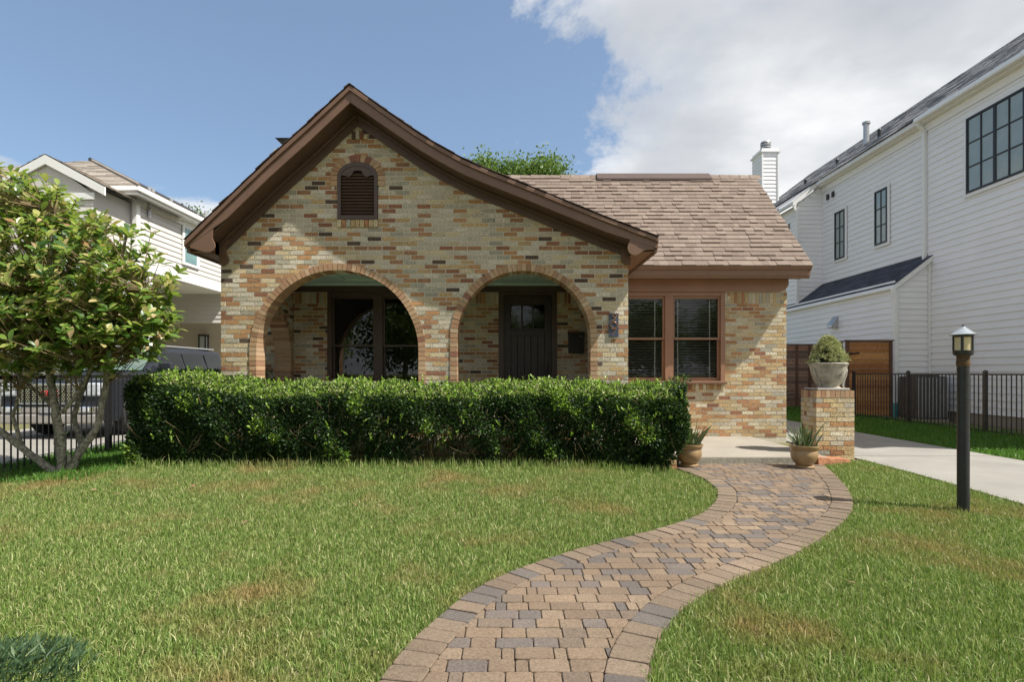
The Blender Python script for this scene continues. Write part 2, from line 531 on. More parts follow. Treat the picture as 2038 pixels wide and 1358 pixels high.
# ------------------------------------------------------------------ ground
PL = [(-0.66, 2.2), (-0.593, 2.602), (-0.529, 2.929), (-0.419, 3.252), (-0.28, 3.592), (-0.135, 3.837), (0.067, 4.06), (0.375, 4.345), (0.669, 4.58), (1.016, 4.81), (1.42, 5.085), (1.829, 5.458), (2.16, 5.98), (2.36, 6.50), (2.40, 7.1), (2.30, 7.6), (2.2, 8.15)]
PR = [(0.57, 2.2), (0.611, 2.581), (0.686, 2.805), (0.792, 3.041), (0.945, 3.286), (1.142, 3.538), (1.397, 3.775), (1.721, 4.015), (2.111, 4.306), (2.481, 4.652), (2.90, 5.069), (3.25, 5.458), (3.56, 5.932), (3.88, 6.6), (4.20, 7.45), (4.44, 8.15)]


def resample(pl, step=0.05):
    ys = np.array([p[1] for p in pl])
    xs = np.array([p[0] for p in pl])
    yy = np.linspace(ys[0], ys[-1], 240)
    xx = np.interp(yy, ys, xs)
    k = np.ones(13) / 13
    xp = np.concatenate([xx[0] + (xx[0] - xx[6:0:-1]), xx, xx[-1] + (xx[-1] - xx[-2:-8:-1])])
    return np.convolve(xp, k, 'valid'), yy


LX, LY = resample(PL)
RX, RY = resample(PR)


def offset_curve(X, Y, d):
    dx, dy = np.gradient(X), np.gradient(Y)
    l = np.hypot(dx, dy)
    return X + d * dy / l, Y - d * dx / l


BW = 0.195
LIX, LIY = offset_curve(LX, LY, BW)
RIX, RIY = offset_curve(RX, RY, -BW)


def xl(y): return np.interp(y, LY, LX)
def xr(y): return np.interp(y, RY, RX)
def xli(y): return np.interp(y, LIY, LIX)
def xri(y): return np.interp(y, RIY, RIX)


def g(x, y):
    x = np.asarray(x, float)
    y = np.asarray(y, float)
    h = .10 * ss(3, 8.3, y) + .10 * ss(7.9, 9.3, x) * ss(11, 9.6, x)
    h = h + .09 * ss(4.8, 7.3, y) * (1 - ss(0.9, 2.1, x)) * ss(-6.5, -5.2, x)
    return h


def gz(x, y): return float(g(x, y))


def sheet(name, mat, xs, ys, dz, inside=None, label=None):
    X, Y = np.meshgrid(xs, ys)
    Z = g(X, Y) + dz
    nx, ny = len(xs), len(ys)
    v = np.stack([X, Y, Z], -1).reshape(-1, 3)
    i = np.arange(nx * ny).reshape(ny, nx)
    f = np.stack([i[:-1, :-1], i[:-1, 1:], i[1:, 1:], i[1:, :-1]], -1).reshape(-1, 4)
    o = np_mesh(name, v, f, [mat])
    return struct(o, label)


def lin(a, b, s): return np.linspace(a, b, max(2, int(round((b - a) / s)) + 1))


gx = np.concatenate([np.array([-600, -250, -100, -45, -25]), lin(-16, 16, .25), np.array([25, 45, 100, 250, 600])])
gy = np.concatenate([np.array([-400, -150, -60, -25, -10, -4]), lin(-1, 22, .25), np.array([28, 40, 70, 150, 400, 900])])
sheet('ground', 'soil', gx, gy, 0.0, label='lawn soil spreading out under the whole street')

DXL, DXR = 5.24, 7.56


def slab_strip(name, mat, x0, x1, y0, y1, label, dz=.022):
    xs, ys = lin(x0, x1, .3), lin(y0, y1, .3)
    o = sheet(name, mat, xs, ys, dz, label=label)
    return o


# concrete driveway poured in bays with open joints
drive = None
dy0 = 2.0
bays = [(2.0, 5.2), (5.22, 8.9), (8.92, 12.6), (12.62, 16.3), (16.32, 21.0)]
for i, (a, b) in enumerate(bays):
    mb = MB()
    xs, ys = lin(DXL, DXR, .4), lin(a, b, .4)
    for p, q in zip(xs[:-1], xs[1:]):
        for c, d in zip(ys[:-1], ys[1:]):
            mb.quad((p, c, gz(p, c) + .022), (q, c, gz(q, c) + .022), (q, d, gz(q, d) + .022), (p, d, gz(p, d) + .022))
    if drive is None:
        drive = struct(mb.build('driveway', 'concrete'), 'pale concrete driveway running back beside the brick house')
    else:
        mb.build('concrete_bay', 'concrete', drive)

slab_strip('neighbour_driveway', 'concrete', -11.2, -7.05, 2.0, 26.0, 'pale concrete driveway under the black car', .02)

# ------------------------------------------------------------------ brick path
pm = MB()
yy = lin(2.2, 8.15, .1)
for a, b in zip(yy[:-1], yy[1:]):
    cols = 5
    xa = np.linspace(xl(a) - .01, xr(a) + .01, cols)
    xb = np.linspace(xl(b) - .01, xr(b) + .01, cols)
    for i in range(cols - 1):
        pm.quad((xa[i], a, gz(xa[i], a) + .008), (xa[i + 1], a, gz(xa[i + 1], a) + .008), (xb[i + 1], b, gz(xb[i + 1], b) + .008), (xb[i], b, gz(xb[i], b) + .008))
path = struct(pm.build('path', 'sand'), 'curving path of tan and grey pavers through the lawn')


def clip_half(poly, p, n):
    out = []
    for i in range(len(poly)):
        a, b = poly[i], poly[(i + 1) % len(poly)]
        da = (a[0] - p[0]) * n[0] + (a[1] - p[1]) * n[1]
        db = (b[0] - p[0]) * n[0] + (b[1] - p[1]) * n[1]
        if da >= 0:
            out.append(a)
        if da * db < 0:
            t = da / (da - db)
            out.append((a[0] + (b[0] - a[0]) * t, a[1] + (b[1] - a[1]) * t))
    return out


def area(p):
    return 0.5 * sum(p[i][0] * p[(i + 1) % len(p)][1] - p[(i + 1) % len(p)][0] * p[i][1] for i in range(len(p)))


def round_poly(p, r):
    """cut each corner twice so that it reads as tumbled"""
    out = []
    n = len(p)
    for i in range(n):
        a, b, c = Vector(p[i - 1]), Vector(p[i]), Vector(p[(i + 1) % n])
        la, lc = (a - b).length, (c - b).length
        ra, rc = min(r, la * .3), min(r, lc * .3)
        pa, pc = b + (a - b).normalized() * ra, b + (c - b).normalized() * rc
        out += [tuple(pa), tuple((pa + pc + b * 1.2) / 3.2), tuple(pc)]
    return out


def shrink(p, d):
    c = Vector((sum(q[0] for q in p) / len(p), sum(q[1] for q in p) / len(p)))
    out = []
    for q in p:
        v = Vector(q) - c
        l = v.length
        out.append(tuple(c + v * max(0.2, (l - d) / l)))
    return out


def paver_piece(mb, poly, top, cz, depth=.045):
    """poly around 0,0 ; chamfered slab whose top is at z=top"""
    n = len(poly)
    b1 = shrink(poly, .005)
    v = [(p[0], p[1], top - depth) for p in poly] + [(p[0], p[1], top - .004) for p in poly] + [(p[0], p[1], top) for p in b1]
    f = []
    for k in (0, n):
        for i in range(n):
            f.append((k + i, k + (i + 1) % n, k + n + (i + 1) % n, k + n + i))
    f.append(tuple(range(2 * n, 3 * n)))
    mb.add(v, f)


field = []      # (y, x, poly)
y = 2.2
row = 0
while y < 8.12:
    rh = rng.choice([.118, .118, .118, .11])
    y1 = min(y + rh, 8.14)
    x = float(min(xli(y), xli(y1))) - rng.random() * .2
    xe = float(max(xri(y), xri(y1)))
    while x < xe:
        w = rng.choice([.065, .13, .13, .13, .195, .195])
        j = .0022
        poly = [(x + j, y + j), (x + w - j, y + j), (x + w - j, y1 - j), (x + j, y1 - j)]
        a, b = (float(xli(y)) + .004, y), (float(xli(y1)) + .004, y1)
        poly = clip_half(poly, a, (b[1] - a[1], -(b[0] - a[0])))
        if len(poly) > 2:
            a, b = (float(xri(y)) - .004, y), (float(xri(y1)) - .004, y1)
            poly = clip_half(poly, a, (-(b[1] - a[1]), b[0] - a[0]))
        if len(poly) > 2 and area(poly) > .0009:
            field.append(poly)
        x += w
    y = y1
    row += 1


def place_poly(name, mat, poly, parent, into=None, r=.012):
    cx = sum(p[0] for p in poly) / len(poly)
    cy = sum(p[1] for p in poly) / len(poly)
    loc = [(p[0] - cx, p[1] - cy) for p in poly]
    loc = round_poly(loc, r)
    z = gz(cx, cy) + .028 + rng.uniform(-.0025, .0025)
    if into is None:
        mb = MB()
        paver_piece(mb, loc, 0, 0)
        o = mb.build(name, mat, parent)
        o.location = (cx, cy, z)
        o.rotation_euler = (rng.uniform(-.012, .012), rng.uniform(-.012, .012), 0)
        return o
    tmp = MB()
    paver_piece(tmp, loc, 0, 0)
    into.add([(a + cx, b + cy, c + z) for a, b, c in tmp.v], tmp.f)


vis = [p for p in field if p[0][1] > 2.3]
hid = [p for p in field if p[0][1] <= 2.3]
for p in vis[:300]:
    place_poly('paver', 'paver', p, path)
mb = MB()
for p in hid + vis[300:]:
    place_poly('paver', 'paver', p, path, mb)
o = mb.build('far_pavers', 'paver', path)
o['kind'] = 'stuff'


def border_run(X, Y, IX, IY):
    s = np.concatenate([[0], np.cumsum(np.hypot(np.diff(X), np.diff(Y)))])
    t = 0.0
    polys = []
    while t < s[-1] - .05:
        w = rng.uniform(.128, .142)
        t2 = min(t + w, s[-1])
        def at(A, B, q): return (float(np.interp(q, s, A)), float(np.interp(q, s, B)))
        j = .003
        p = [at(X, Y, t + j), at(IX, IY, t + j), at(IX, IY, t2 - j), at(X, Y, t2 - j)]
        if area(p) < 0:
            p.reverse()
        if p[0][1] > 2.2 and max(q[1] for q in p) < 8.14:
            polys.append(p)
        t = t2
    return polys


for polys in (border_run(LX, LY, LIX, LIY), border_run(RX, RY, RIX, RIY)):
    for p in polys:
        place_poly('border_paver', 'border', p, path, r=.012)

# ------------------------------------------------------------------ the brick house
YF, YB = 8.60, 10.75          # porch front wall, main front wall
WT = 0.30                     # wall thickness
GXL, GXR = -4.34, 1.773
WXR = 5.186
YR = 8.195                    # front of the rake
YBACK = 17.5
house = thing('brick_house', 'one-storey mixed brick bungalow with brown gable and two arched porch openings', 'house', (0, 0, 0))

TOP = [(-4.651, 3.318), (-4.05, 3.90), (-3.45, 4.48), (-2.85, 5.02), (-2.286, 5.546), (-1.797, 5.190), (-1.333, 4.870), (-1.057, 4.697), (-.683, 4.487), (-.34, 4.335), (0, 4.20), (.413, 4.035), (.827, 3.866), (1.373, 3.645), (2.121, 3.361)]
PEAK = 4


def roofz(x):
    return float(np.interp(x, [p[0] for p in TOP], [p[1] for p in TOP]))


def off(d):
    """roof line lowered by d square to the slope, as (x,z) points"""
    out = []
    n = len(TOP)
    for i, (x, z) in enumerate(TOP):
        if i == PEAK:
            c = math.cos(R(40))
        else:
            a, b = (TOP[max(0, i - 1)], TOP[min(n - 1, i + 1)])
            if i < PEAK:
                b = TOP[min(i + 1, PEAK)]
            else:
                a = TOP[max(i - 1, PEAK)]
            c = math.cos(math.atan2(b[1] - a[1], b[0] - a[0]))
        out.append((x, z - d / abs(c)))
    return out


FR = off(.305)
frx, frz = [p[0] for p in FR], [p[1] for p in FR]
ZTOPB = frz[PEAK]

AR1 = dict(cx=-2.588, cz=1.744, r=1.215)     # left arch
AR2 = dict(cx=.207, cz=1.95, r=1.0)          # right arch
RING = .105
SILL = .74
VENT = dict(cx=-2.286, hw=.305, z0=3.716, zs=4.36, rise=.225)


def arch_iv(a, z, ro):
    if z < SILL or z > a['cz'] + ro:
        return None
    if z <= a['cz']:
        return (a['cx'] - ro, a['cx'] + ro)
    h = math.sqrt(max(0, ro * ro - (z - a['cz']) ** 2))
    return (a['cx'] - h, a['cx'] + h)


def vent_iv(z, e):
    v = VENT
    lo = v['z0'] - (.115 if e > 0 else 0)
    hi = v['zs'] + v['rise'] + e
    if z < lo or z > hi:
        return None
    if z <= v['zs']:
        h = v['hw'] + (0 if z < v['zs'] - .16 else e)
    else:
        h = (v['hw'] + e) * math.sqrt(max(0, 1 - ((z - v['zs']) / (v['rise'] + e)) ** 2))
    return (v['cx'] - h, v['cx'] + h)


def subtract(ivs, cut):
    if cut is None:
        return ivs
    out = []
    for a, b in ivs:
        if cut[1] <= a or cut[0] >= b:
            out.append((a, b))
            continue
        if cut[0] > a:
            out.append((a, cut[0]))
        if cut[1] < b:
            out.append((cut[1], b))
    return out


def front_iv(z, ring=True):
    a, b = GXL, GXR
    if z > ZTOPB:
        return []
    pa, pz = frx[:PEAK + 1], frz[:PEAK + 1]
    a = max(a, float(np.interp(z, pz, pa)) if z > pz[0] else a)
    pb, pq = frx[PEAK:][::-1], frz[PEAK:][::-1]
    b = min(b, float(np.interp(z, pq, pb)) if z > pq[0] else b)
    iv = [(a, b)] if b > a else []
    e = RING if ring else 0.007
    for A in (AR1, AR2):
        iv = subtract(iv, arch_iv(A, z, A['r'] + e))
    iv = subtract(iv, vent_iv(z, e))
    return iv


def match(iv, m):
    best, bo = None, 0
    for a, b in iv:
        o = min(b, m[1]) - max(a, m[0])
        if o > bo:
            best, bo = (a, b), o
    return best or m


class Wall:
    """bricks and mortar on a plane: P(s,d,z) = o + s*S + d*Nn + z*Z"""
    def __init__(s, o, S, Nn):
        s.o, s.S, s.n = Vector(o), Vector(S), Vector(Nn)

    def P(s, a, d, z):
        return tuple(s.o + s.S * a + s.n * d + Vector((0, 0, z)))

    def piece(s, mb, b0, b1, t0, t1, zb, zt, d0, d1):
        v = [s.P(b0, d0, zb), s.P(b1, d0, zb), s.P(t1, d0, zt), s.P(t0, d0, zt), s.P(b0, d1, zb), s.P(b1, d1, zb), s.P(t1, d1, zt), s.P(t0, d1, zt)]
        mb.add(v, [(4, 5, 6, 7), (0, 1, 5, 4), (1, 2, 6, 5), (2, 3, 7, 6), (3, 0, 4, 7)])

    def mortar(s, mb, iv, z0, z1, th, d=-.004, step=.03):
        n = int(math.ceil((z1 - z0) / step))
        for i in range(n):
            zb, zt = z0 + (z1 - z0) * i / n, z0 + (z1 - z0) * (i + 1) / n
            for m in iv((zb + zt) / 2):
                b, t = match(iv(zb + 1e-5), m), match(iv(zt - 1e-5), m)
                if len(iv(zb + 1e-5)) != len(iv(zt - 1e-5)):
                    b = t = m
                v = [s.P(b[0], d - th, zb), s.P(b[1], d - th, zb), s.P(t[1], d - th, zt), s.P(t[0], d - th, zt), s.P(b[0], d, zb), s.P(b[1], d, zb), s.P(t[1], d, zt), s.P(t[0], d, zt)]
                mb.add(v, [(4, 5, 6, 7), (3, 2, 1, 0), (0, 1, 5, 4), (1, 2, 6, 5), (2, 3, 7, 6), (3, 0, 4, 7)])

    def bricks(s, iv, z0, z1, course=.0697, bl=.2135, joint=.0135):
        """list of (b0,b1,t0,t1,zb,zt,full)"""
        out = []
        n = int(round((z1 - z0) / course))
        for i in range(n):
            zb, zt = z0 + i * course + joint / 2, z0 + (i + 1) * course - joint / 2
            change = len(iv(zb)) != len(iv(zt))
            for m in (iv(zt) if change else iv((zb + zt) / 2)):
                b, t = (m, m) if change else (match(iv(zb), m), match(iv(zt), m))
                lo, hi = max(min(b[0], t[0]), m[0] - .15), min(max(b[1], t[1]), m[1] + .15)
                sh = (i % 2) * bl / 2 + rng.uniform(-.012, .012)
                k = math.floor((lo - sh) / bl)
                xs = []
                while k * bl + sh < hi:
                    xs.append((k * bl + sh + joint / 2, (k + 1) * bl + sh - joint / 2))
                    k += 1
                for p, q in xs:
                    b0, b1 = max(p, b[0]), min(q, b[1])
                    t0, t1 = max(p, t[0]), min(q, t[1])
                    if b1 - b0 < .02 and t1 - t0 < .02:
                        continue
                    if b1 < b0:
                        b0 = b1 = (t0 + t1) / 2
                    if t1 < t0:
                        t0 = t1 = (b0 + b1) / 2
                    full = abs(b0 - p) + abs(t0 - p) + abs(b1 - q) + abs(t1 - q) < 1e-4
                    out.append((b0, b1, t0, t1, zb, zt, full))
        return out


# --- porch front wall
fw = Wall((0, YF, 0), (1, 0, 0), (0, -1, 0))
mb = MB()
fw.mortar(mb, lambda z: front_iv(z, False), 0.0, ZTOPB - .01, WT - .008)
front_wall = mb.build('front_wall', 'mortar', house)
rest = MB()
bl = fw.bricks(front_iv, 0.05, ZTOPB)
full = [b for b in bl if b[6] and b[4] > 1.4]
full.sort(key=lambda b: abs((b[0] + b[1]) / 2 + 1.2) + abs(b[4] - 3.0) * .8)
single = set(id(b) for b in full[:300])
bm_ = MB()
hw, hh = (.2135 - .0135) / 2, (.0697 - .0135) / 2
Wall((0, 0, 0), (1, 0, 0), (0, -1, 0)).piece(bm_, -hw, hw, -hw, hw, -hh, hh, -.012, 0)
brick_me = None
for b in bl:
    d = rng.uniform(-.001, .004)
    if id(b) in single:
        if brick_me is None:
            o = bm_.build('brick', 'brick', front_wall)
            brick_me = o.data
        else:
            o = link(bpy.data.objects.new('brick', brick_me), front_wall)
        o.location = ((b[0] + b[1]) / 2, YF - d, (b[4] + b[5]) / 2)
    else:
        fw.piece(rest, *b[:6], -.012, d)
o = rest.build('brick_facing', 'brick', front_wall)
o['kind'] = 'stuff'


def arch_ring(name, pts_fn, n, depth, yfront, parent, mat='brick_arch'):
    """voussoirs: pts_fn(t) -> (inner(x,z), outer(x,z)) for t in 0..1"""
    for i in range(n):
        t0, t1 = (i + .06) / n, (i + .94) / n
        a, b = pts_fn(t0), pts_fn(t1)
        cx = (a[0][0] + b[1][0]) / 2
        cz = (a[0][1] + b[1][1]) / 2
        q = [(p[0] - cx, p[1] - cz) for p in (a[0], a[1], b[1], b[0])]
        m_ = MB().prism(q, 1, 0, depth)
        m_.build(name, mat, parent, loc=(cx, yfront + rng.uniform(-.003, .002), cz))


def arch_fn(a, zlow):
    r0, r1 = a['r'], a['r'] + RING
    leg = a['cz'] - zlow
    L = 2 * leg + math.pi * (r0 + r1) / 2

    def fn(t):
        s = t * L
        if s < leg:
            z = zlow + s
            return (a['cx'] - r0, z), (a['cx'] - r1, z)
        if s > L - leg:
            z = zlow + (L - s)
            return (a['cx'] + r0, z), (a['cx'] + r1, z)
        ang = math.pi - (s - leg) / ((r0 + r1) / 2)
        return (a['cx'] + r0 * math.cos(ang), a['cz'] + r0 * math.sin(ang)), (a['cx'] + r1 * math.cos(ang), a['cz'] + r1 * math.sin(ang))
    return fn, int(L / .0705)


for A in (AR1, AR2):
    fn, n = arch_fn(A, SILL)
    arch_ring('arch_brick', fn, n, WT + .012, YF - .014, front_wall)
    # threshold under the opening
    box('arch_threshold', 'brick_arch', front_wall, A['cx'] - A['r'], A['cx'] + A['r'], YF - .012, YF + WT + .012, SILL - .06, SILL + .004, .004)


def vent_fn(t):
    v = VENT
    r0, r1 = v['hw'], v['hw'] + RING
    leg = .14
    arc = 1.16
    L = arc + 2 * leg
    s = t * L
    if s < leg:
        z = v['zs'] - leg + s
        return (v['cx'] - r0, z), (v['cx'] - r1, z)
    if s > L - leg:
        z = v['zs'] - leg + (L - s)
        return (v['cx'] + r0, z), (v['cx'] + r1, z)
    ang = math.pi * (1 - (s - leg) / arc)
    return (v['cx'] + r0 * math.cos(ang), v['zs'] + v['rise'] * math.sin(ang)), (v['cx'] + r1 * math.cos(ang), v['zs'] + (v['rise'] + RING) * math.sin(ang))


arch_ring('vent_arch_brick', vent_fn, 17, .11, YF - .012, front_wall)
for i in range(9):
    w = .61 / 9
    x0 = VENT['cx'] - .305 + i * w
    MB().box(-w / 2 + .004, w / 2 - .004, 0, .09, 0, .108).build('sill_brick', 'brick_warm', front_wall, loc=(x0 + w / 2, YF - .022, VENT['z0'] - .112))
# soldier bricks in the peak
for i, (dx, h) in enumerate([(-.115, .06), (-.058, .115), (0, .165), (.06, .115), (.12, .06)]):
    MB().box(-.026, .026, 0, .05, 0, h).build('peak_brick', 'brick', front_wall, loc=(VENT['cx'] + dx, YF - .016, ZTOPB - .225))

# --- gable vent
vent = MB()
v = VENT
outer, inner = [], []
for k in range(25):
    ang = math.pi * (1 - k / 24)
    outer.append((v['cx'] + (v['hw'] - .004) * math.cos(ang), v['zs'] + (v['rise'] - .005) * math.sin(ang)))
    inner.append((v['cx'] + (v['hw'] - .055) * math.cos(ang), v['zs'] + (v['rise'] - .065) * math.sin(ang)))
outer = [(v['cx'] - v['hw'] + .004, v['z0'] + .005)] + outer + [(v['cx'] + v['hw'] - .004, v['z0'] + .005)]
inner = [(v['cx'] - v['hw'] + .055, v['z0'] + .06)] + inner + [(v['cx'] + v['hw'] - .055, v['z0'] + .06)]
vent.ribbon(outer, inner, YF - .02, YF + .05)
vent.box(v['cx'] - v['hw'] + .004, v['cx'] + v['hw'] - .004, YF - .022, YF + .05, v['z0'] + .004, v['z0'] + .062)
vent_o = vent.build('gable_vent', 'brown_dark', house)
vent_o['label'] = 'dark brown louvred attic vent with scalloped head'
MB().box(v['cx'] - .26, v['cx'] + .26, YF + .06, YF + .075, v['z0'] + .02, v['zs'] + .15).build('vent_back', 'shingle_edge', vent_o)
ns = 14
for i in range(ns):
    z = v['z0'] + .065 + i * .0475
    MB().add([(-.25, 0, 0), (.25, 0, 0), (.25, .045, .05), (-.25, .045, .05), (-.25, .006, -.012), (.25, .006, -.012), (.25, .051, .038), (-.25, .051, .038)],
             [(0, 1, 2, 3), (7, 6, 5, 4), (0, 4, 5, 1), (1, 5, 6, 2), (2, 6, 7, 3), (3, 7, 4, 0)]).build('louvre', 'brown_dark', vent_o, loc=(v['cx'], YF + .005, z))
sc_up, sc_lo = [], []
for k in range(33):
    t = -1 + 2 * k / 32
    x = v['cx'] + t * .252
    sc_up.append((x, v['zs'] + .155 * math.sqrt(max(0, 1 - t * t)) + .01))
    bump_ = .02 + .075 * float(1 - ss(.22, .42, abs(t))) * math.sqrt(max(0, 1 - (t / .46) ** 2)) - .022 * math.exp(-((abs(t) - .55) / .14) ** 2)
    sc_lo.append((x, min(v['zs'] + bump_, v['zs'] + .155 * math.sqrt(max(0, 1 - t * t)) - .005)))
MB().ribbon(sc_up, sc_lo, YF - .012, YF + .012).build('scallop', 'brown_dark', vent_o)

# --- front gable roof
groof = thing('gable_roof', 'x', 'x')
for k in ('label', 'category'):
    del groof[k]
groof.parent = house
L_ = slice(0, PEAK + 1)
R_ = slice(PEAK, None)
YEND = 12.45
deck_u, deck_l = off(.012), off(.05)


def clipx(pl, x0=GXL + .002, x1=GXR - .002):
    xs_ = [p[0] for p in pl]
    zs_ = [p[1] for p in pl]
    mid_ = [p for p in pl if x0 < p[0] < x1]
    a = [(x0, float(np.interp(x0, xs_, zs_)))] if xs_[0] < x0 else []
    b = [(x1, float(np.interp(x1, xs_, zs_)))] if xs_[-1] > x1 else []
    return a + mid_ + b


for sl in (L_, R_):
    MB().ribbon(deck_u[sl], deck_l[sl], YR + .012, YEND).build('roof_deck', 'shingle_edge', groof)
    MB().ribbon(off(.014)[sl], off(.072)[sl], YR - .03, YR + .02).build('rake_moulding', 'brown', groof, bev=.006)
    MB().ribbon(off(.066)[sl], [(p[0], max(p[1], 3.195)) for p in off(.195)[sl]], YR, YR + .032).build('rake_fascia', 'brown', groof, bev=.004)
    MB().ribbon(clipx(off(.178)[sl]), clipx(off(.192)[sl]), YR + .034, YF - .003).build('soffit', 'brown_shaded', groof)
    MB().ribbon(clipx(off(.1925)[sl]), clipx(off(.235)[sl]), YF - .075, YF - .032).build('bed_moulding', 'brown_shaded', groof, bev=.008)
    MB().ribbon(clipx(off(.194)[sl]), clipx(off(.325)[sl]), YF - .031, YF - .006).build('frieze_board', 'brown_shaded', groof, bev=.004)


def shingle_courses(line, y0, y1, mat, parent, name, expo=.143, thick=.012, over=.0):
    """courses laid along +Y on a slope given by (x,z) points from eave to ridge"""
    px = np.array([p[0] for p in line])
    pz = np.array([p[1] for p in line])
    s = np.concatenate([[0], np.cumsum(np.hypot(np.diff(px), np.diff(pz)))])
    mb = MB()
    n = int(s[-1] / expo) + 1
    for i in range(n):
        a = i * expo - (over if i == 0 else 0)
        b = min((i + 1) * expo + .03, s[-1])
        if a >= b:
            continue
        xa, za = np.interp(a, s, px), np.interp(a, s, pz)
        xb, zb = np.interp(b, s, px), np.interp(b, s, pz)
        d = Vector((xb - xa, 0, zb - za)).normalized()
        up = Vector((-d.z, 0, d.x))
        if up.z < 0:
            up = -up
        y = y0 - rng.uniform(.012, .035)
        while y < y1:
            w = rng.uniform(.16, .42)
            ye = min(y + w, y1)
            t = thick * rng.choice([.7, .9, 1.4])
            A, B = Vector((xa, 0, za)), Vector((xb, 0, zb))
            A2, B2 = A + up * t, B + up * .004
            vv = []
            for yy_ in (y + .002, ye - .002):
                for p in (A, B, B2, A2):
                    vv.append((p.x, yy_, p.z))
            mb.add(vv, [(0, 1, 2, 3), (7, 6, 5, 4), (3, 2, 6, 7), (0, 3, 7, 4), (1, 5, 6, 2), (0, 4, 5, 1)])
            y = ye
    o = mb.build(name, mat, parent)
    o['kind'] = 'stuff'
    return o


topu = off(.0)
shingle_courses(topu[L_], YR - .02, YEND, 'shingle_rake', groof, 'gable_shingles')
shingle_courses(topu[R_][::-1], YR - .02, YEND, 'shingle_rake', groof, 'gable_shingles')


def pxw(u, v, Y):
    return ((u - 1015) * Y / 1140, CAMZ + (742 - v) * Y / 1140)


# eave returns: flat boards with a rounded tail, and the corbel ends of the frieze
def flat_board(name, pts, y0, y1, mat, parent, bev=.003):
    if area(pts) > 0:
        pts = pts[::-1]
    return MB().prism(pts, 1, y0, y1).build(name, mat, parent, bev=bev)


lp = [pxw(u, w, YR) for u, w in [(377, 484), (378, 493.5), (408, 502), (418, 501.5), (424, 498), (427, 492), (427, 485), (424, 479), (421.5, 473), (422.5, 462), (426, 446)]]
flat_board('eave_return', lp, YR + .004, YR + .030, 'brown', groof)
lq = [pxw(u, w, YF - .02) for u, w in [(437, 470), (437, 528), (446, 529), (453, 524), (456, 517), (453, 508), (450, 502), (451, 490), (460, 480)]]
flat_board('frieze_corbel', lq, YF - .034, YF - .002, 'brown', groof)
rp = [pxw(1253.5, 476, YR)] + [(pxw(1264, 493, YR)[0] + .108 * math.cos(a), pxw(1264, 493, YR)[1] + .108 * math.sin(a)) for a in np.linspace(R(140), R(318), 12)] + [pxw(u, w, YR) for u, w in [(1281, 499), (1290, 497), (1302, 496.5), (1303, 489)]]
flat_board('eave_return', rp, YR + .004, YR + .030, 'brown', groof)
rq = [pxw(1255, 490, YF - .02), pxw(1255, 528, YF - .02)] + [(pxw(1247, 517, YF)[0] + .085 * math.cos(a), pxw(1247, 517, YF)[1] + .085 * math.sin(a)) for a in np.linspace(R(-70), R(-185), 8)] + [pxw(1236, 505, YF - .02), pxw(1236, 490, YF - .02)]
flat_board('frieze_corbel', rq, YF - .034, YF - .002, 'brown', groof)
# boxed eaves running back along both sides
ZE = 3.165
for x0, x1, xe in ((GXL, -4.60, -4.645), (GXR, 2.07, 2.115)):
    a, b = min(x0, x1), max(x0, x1)
    MB().quad((a, YR + .034, ZE + (.0 if x0 < 0 else -.02)), (b, YR + .034, ZE), (b, YEND, ZE), (a, YEND, ZE - (.0 if x0 < 0 else .02))).build('eave_soffit', 'window_brown', groof)
    MB().box(min(x1, xe), max(x1, xe), YR + .034, YEND, ZE - .02, roofz(xe) - .012 - .02).build('eave_fascia', 'brown', groof, bev=.004)
# the return box behind the flat boards
MB().prism([(GXL, ZE), (-4.6, ZE), (-4.6, 3.24), (GXL, 3.44)], 1, YR + .20, YR + .235).build('return_box', 'brown', groof)
MB().prism([(GXR, ZE), (2.07, ZE), (2.07, 3.24), (GXR, 3.36)], 1, YR + .10, YR + .135).build('return_box', 'window_brown', groof)

# --- main front wall (porch back wall and wing) with openings
ZW0, ZW1, ZSOLD = 0.22, 2.925, 2.715
PFLOOR = .68
WIN = [(-3.423, -1.50, .95, 2.93), (1.93, 4.03, 1.215, 2.93)]
DOOR = (-.215, .88, PFLOOR, 2.93)


def main_iv(z, lo=GXL, hi=WXR):
    iv = [(lo, hi)]
    for x0, x1, z0, z1 in WIN + [DOOR]:
        if z0 <= z <= z1:
            iv = subtract(iv, (x0, x1))
    return iv


mw = Wall((0, YB, 0), (1, 0, 0), (0, -1, 0))
mb = MB()
mw.mortar(mb, main_iv, 0.0, 3.3, .25, step=.05)
main_wall = mb.build('main_wall', 'mortar', house)
warm, mixd = MB(), MB()
for b in mw.bricks(main_iv, ZW0 - .01, ZSOLD, bl=.218):
    xm = (b[0] + b[1]) / 2
    mw.piece(warm if xm > 1.5 else mixd, *b[:6], -.012, rng.uniform(-.001, .004))
x = GXL + .3
k = 0
while x < WXR - .03:
    inside = any(x0 - .03 < x + .033 < x1 + .03 for x0, x1, z0, z1 in WIN + [DOOR])
    if not inside:
        if 4.03 < x < 4.12 or WXR - x < .12:
            for q in range(3):
                mw.piece(warm, x, x + .062, x, x + .062, ZSOLD + .005 + q * .0697, ZSOLD + .065 + q * .0697, -.012, .002)
        else:
            mw.piece(warm if x > 1.5 else mixd, x + .004, x + .062, x + .004, x + .062, ZSOLD + .005, ZW1 - .004, -.012, rng.uniform(-.001, .004))
    x += .0665
# rowlock sill under the wing window
x = 1.98
while x < 4.02:
    mw.piece(warm, x + .004, x + .064, x + .004, x + .064, 1.10, 1.205, -.012, .012)
    x += .068
o = warm.build('brick_facing', 'brick_warm', main_wall)
o['kind'] = 'stuff'
o = mixd.build('brick_facing', 'brick', main_wall)
o['kind'] = 'stuff'

# --- side and back walls
SA = dict(cx=9.72, cz=1.70, r=.86)          # arch in the porch's west wall


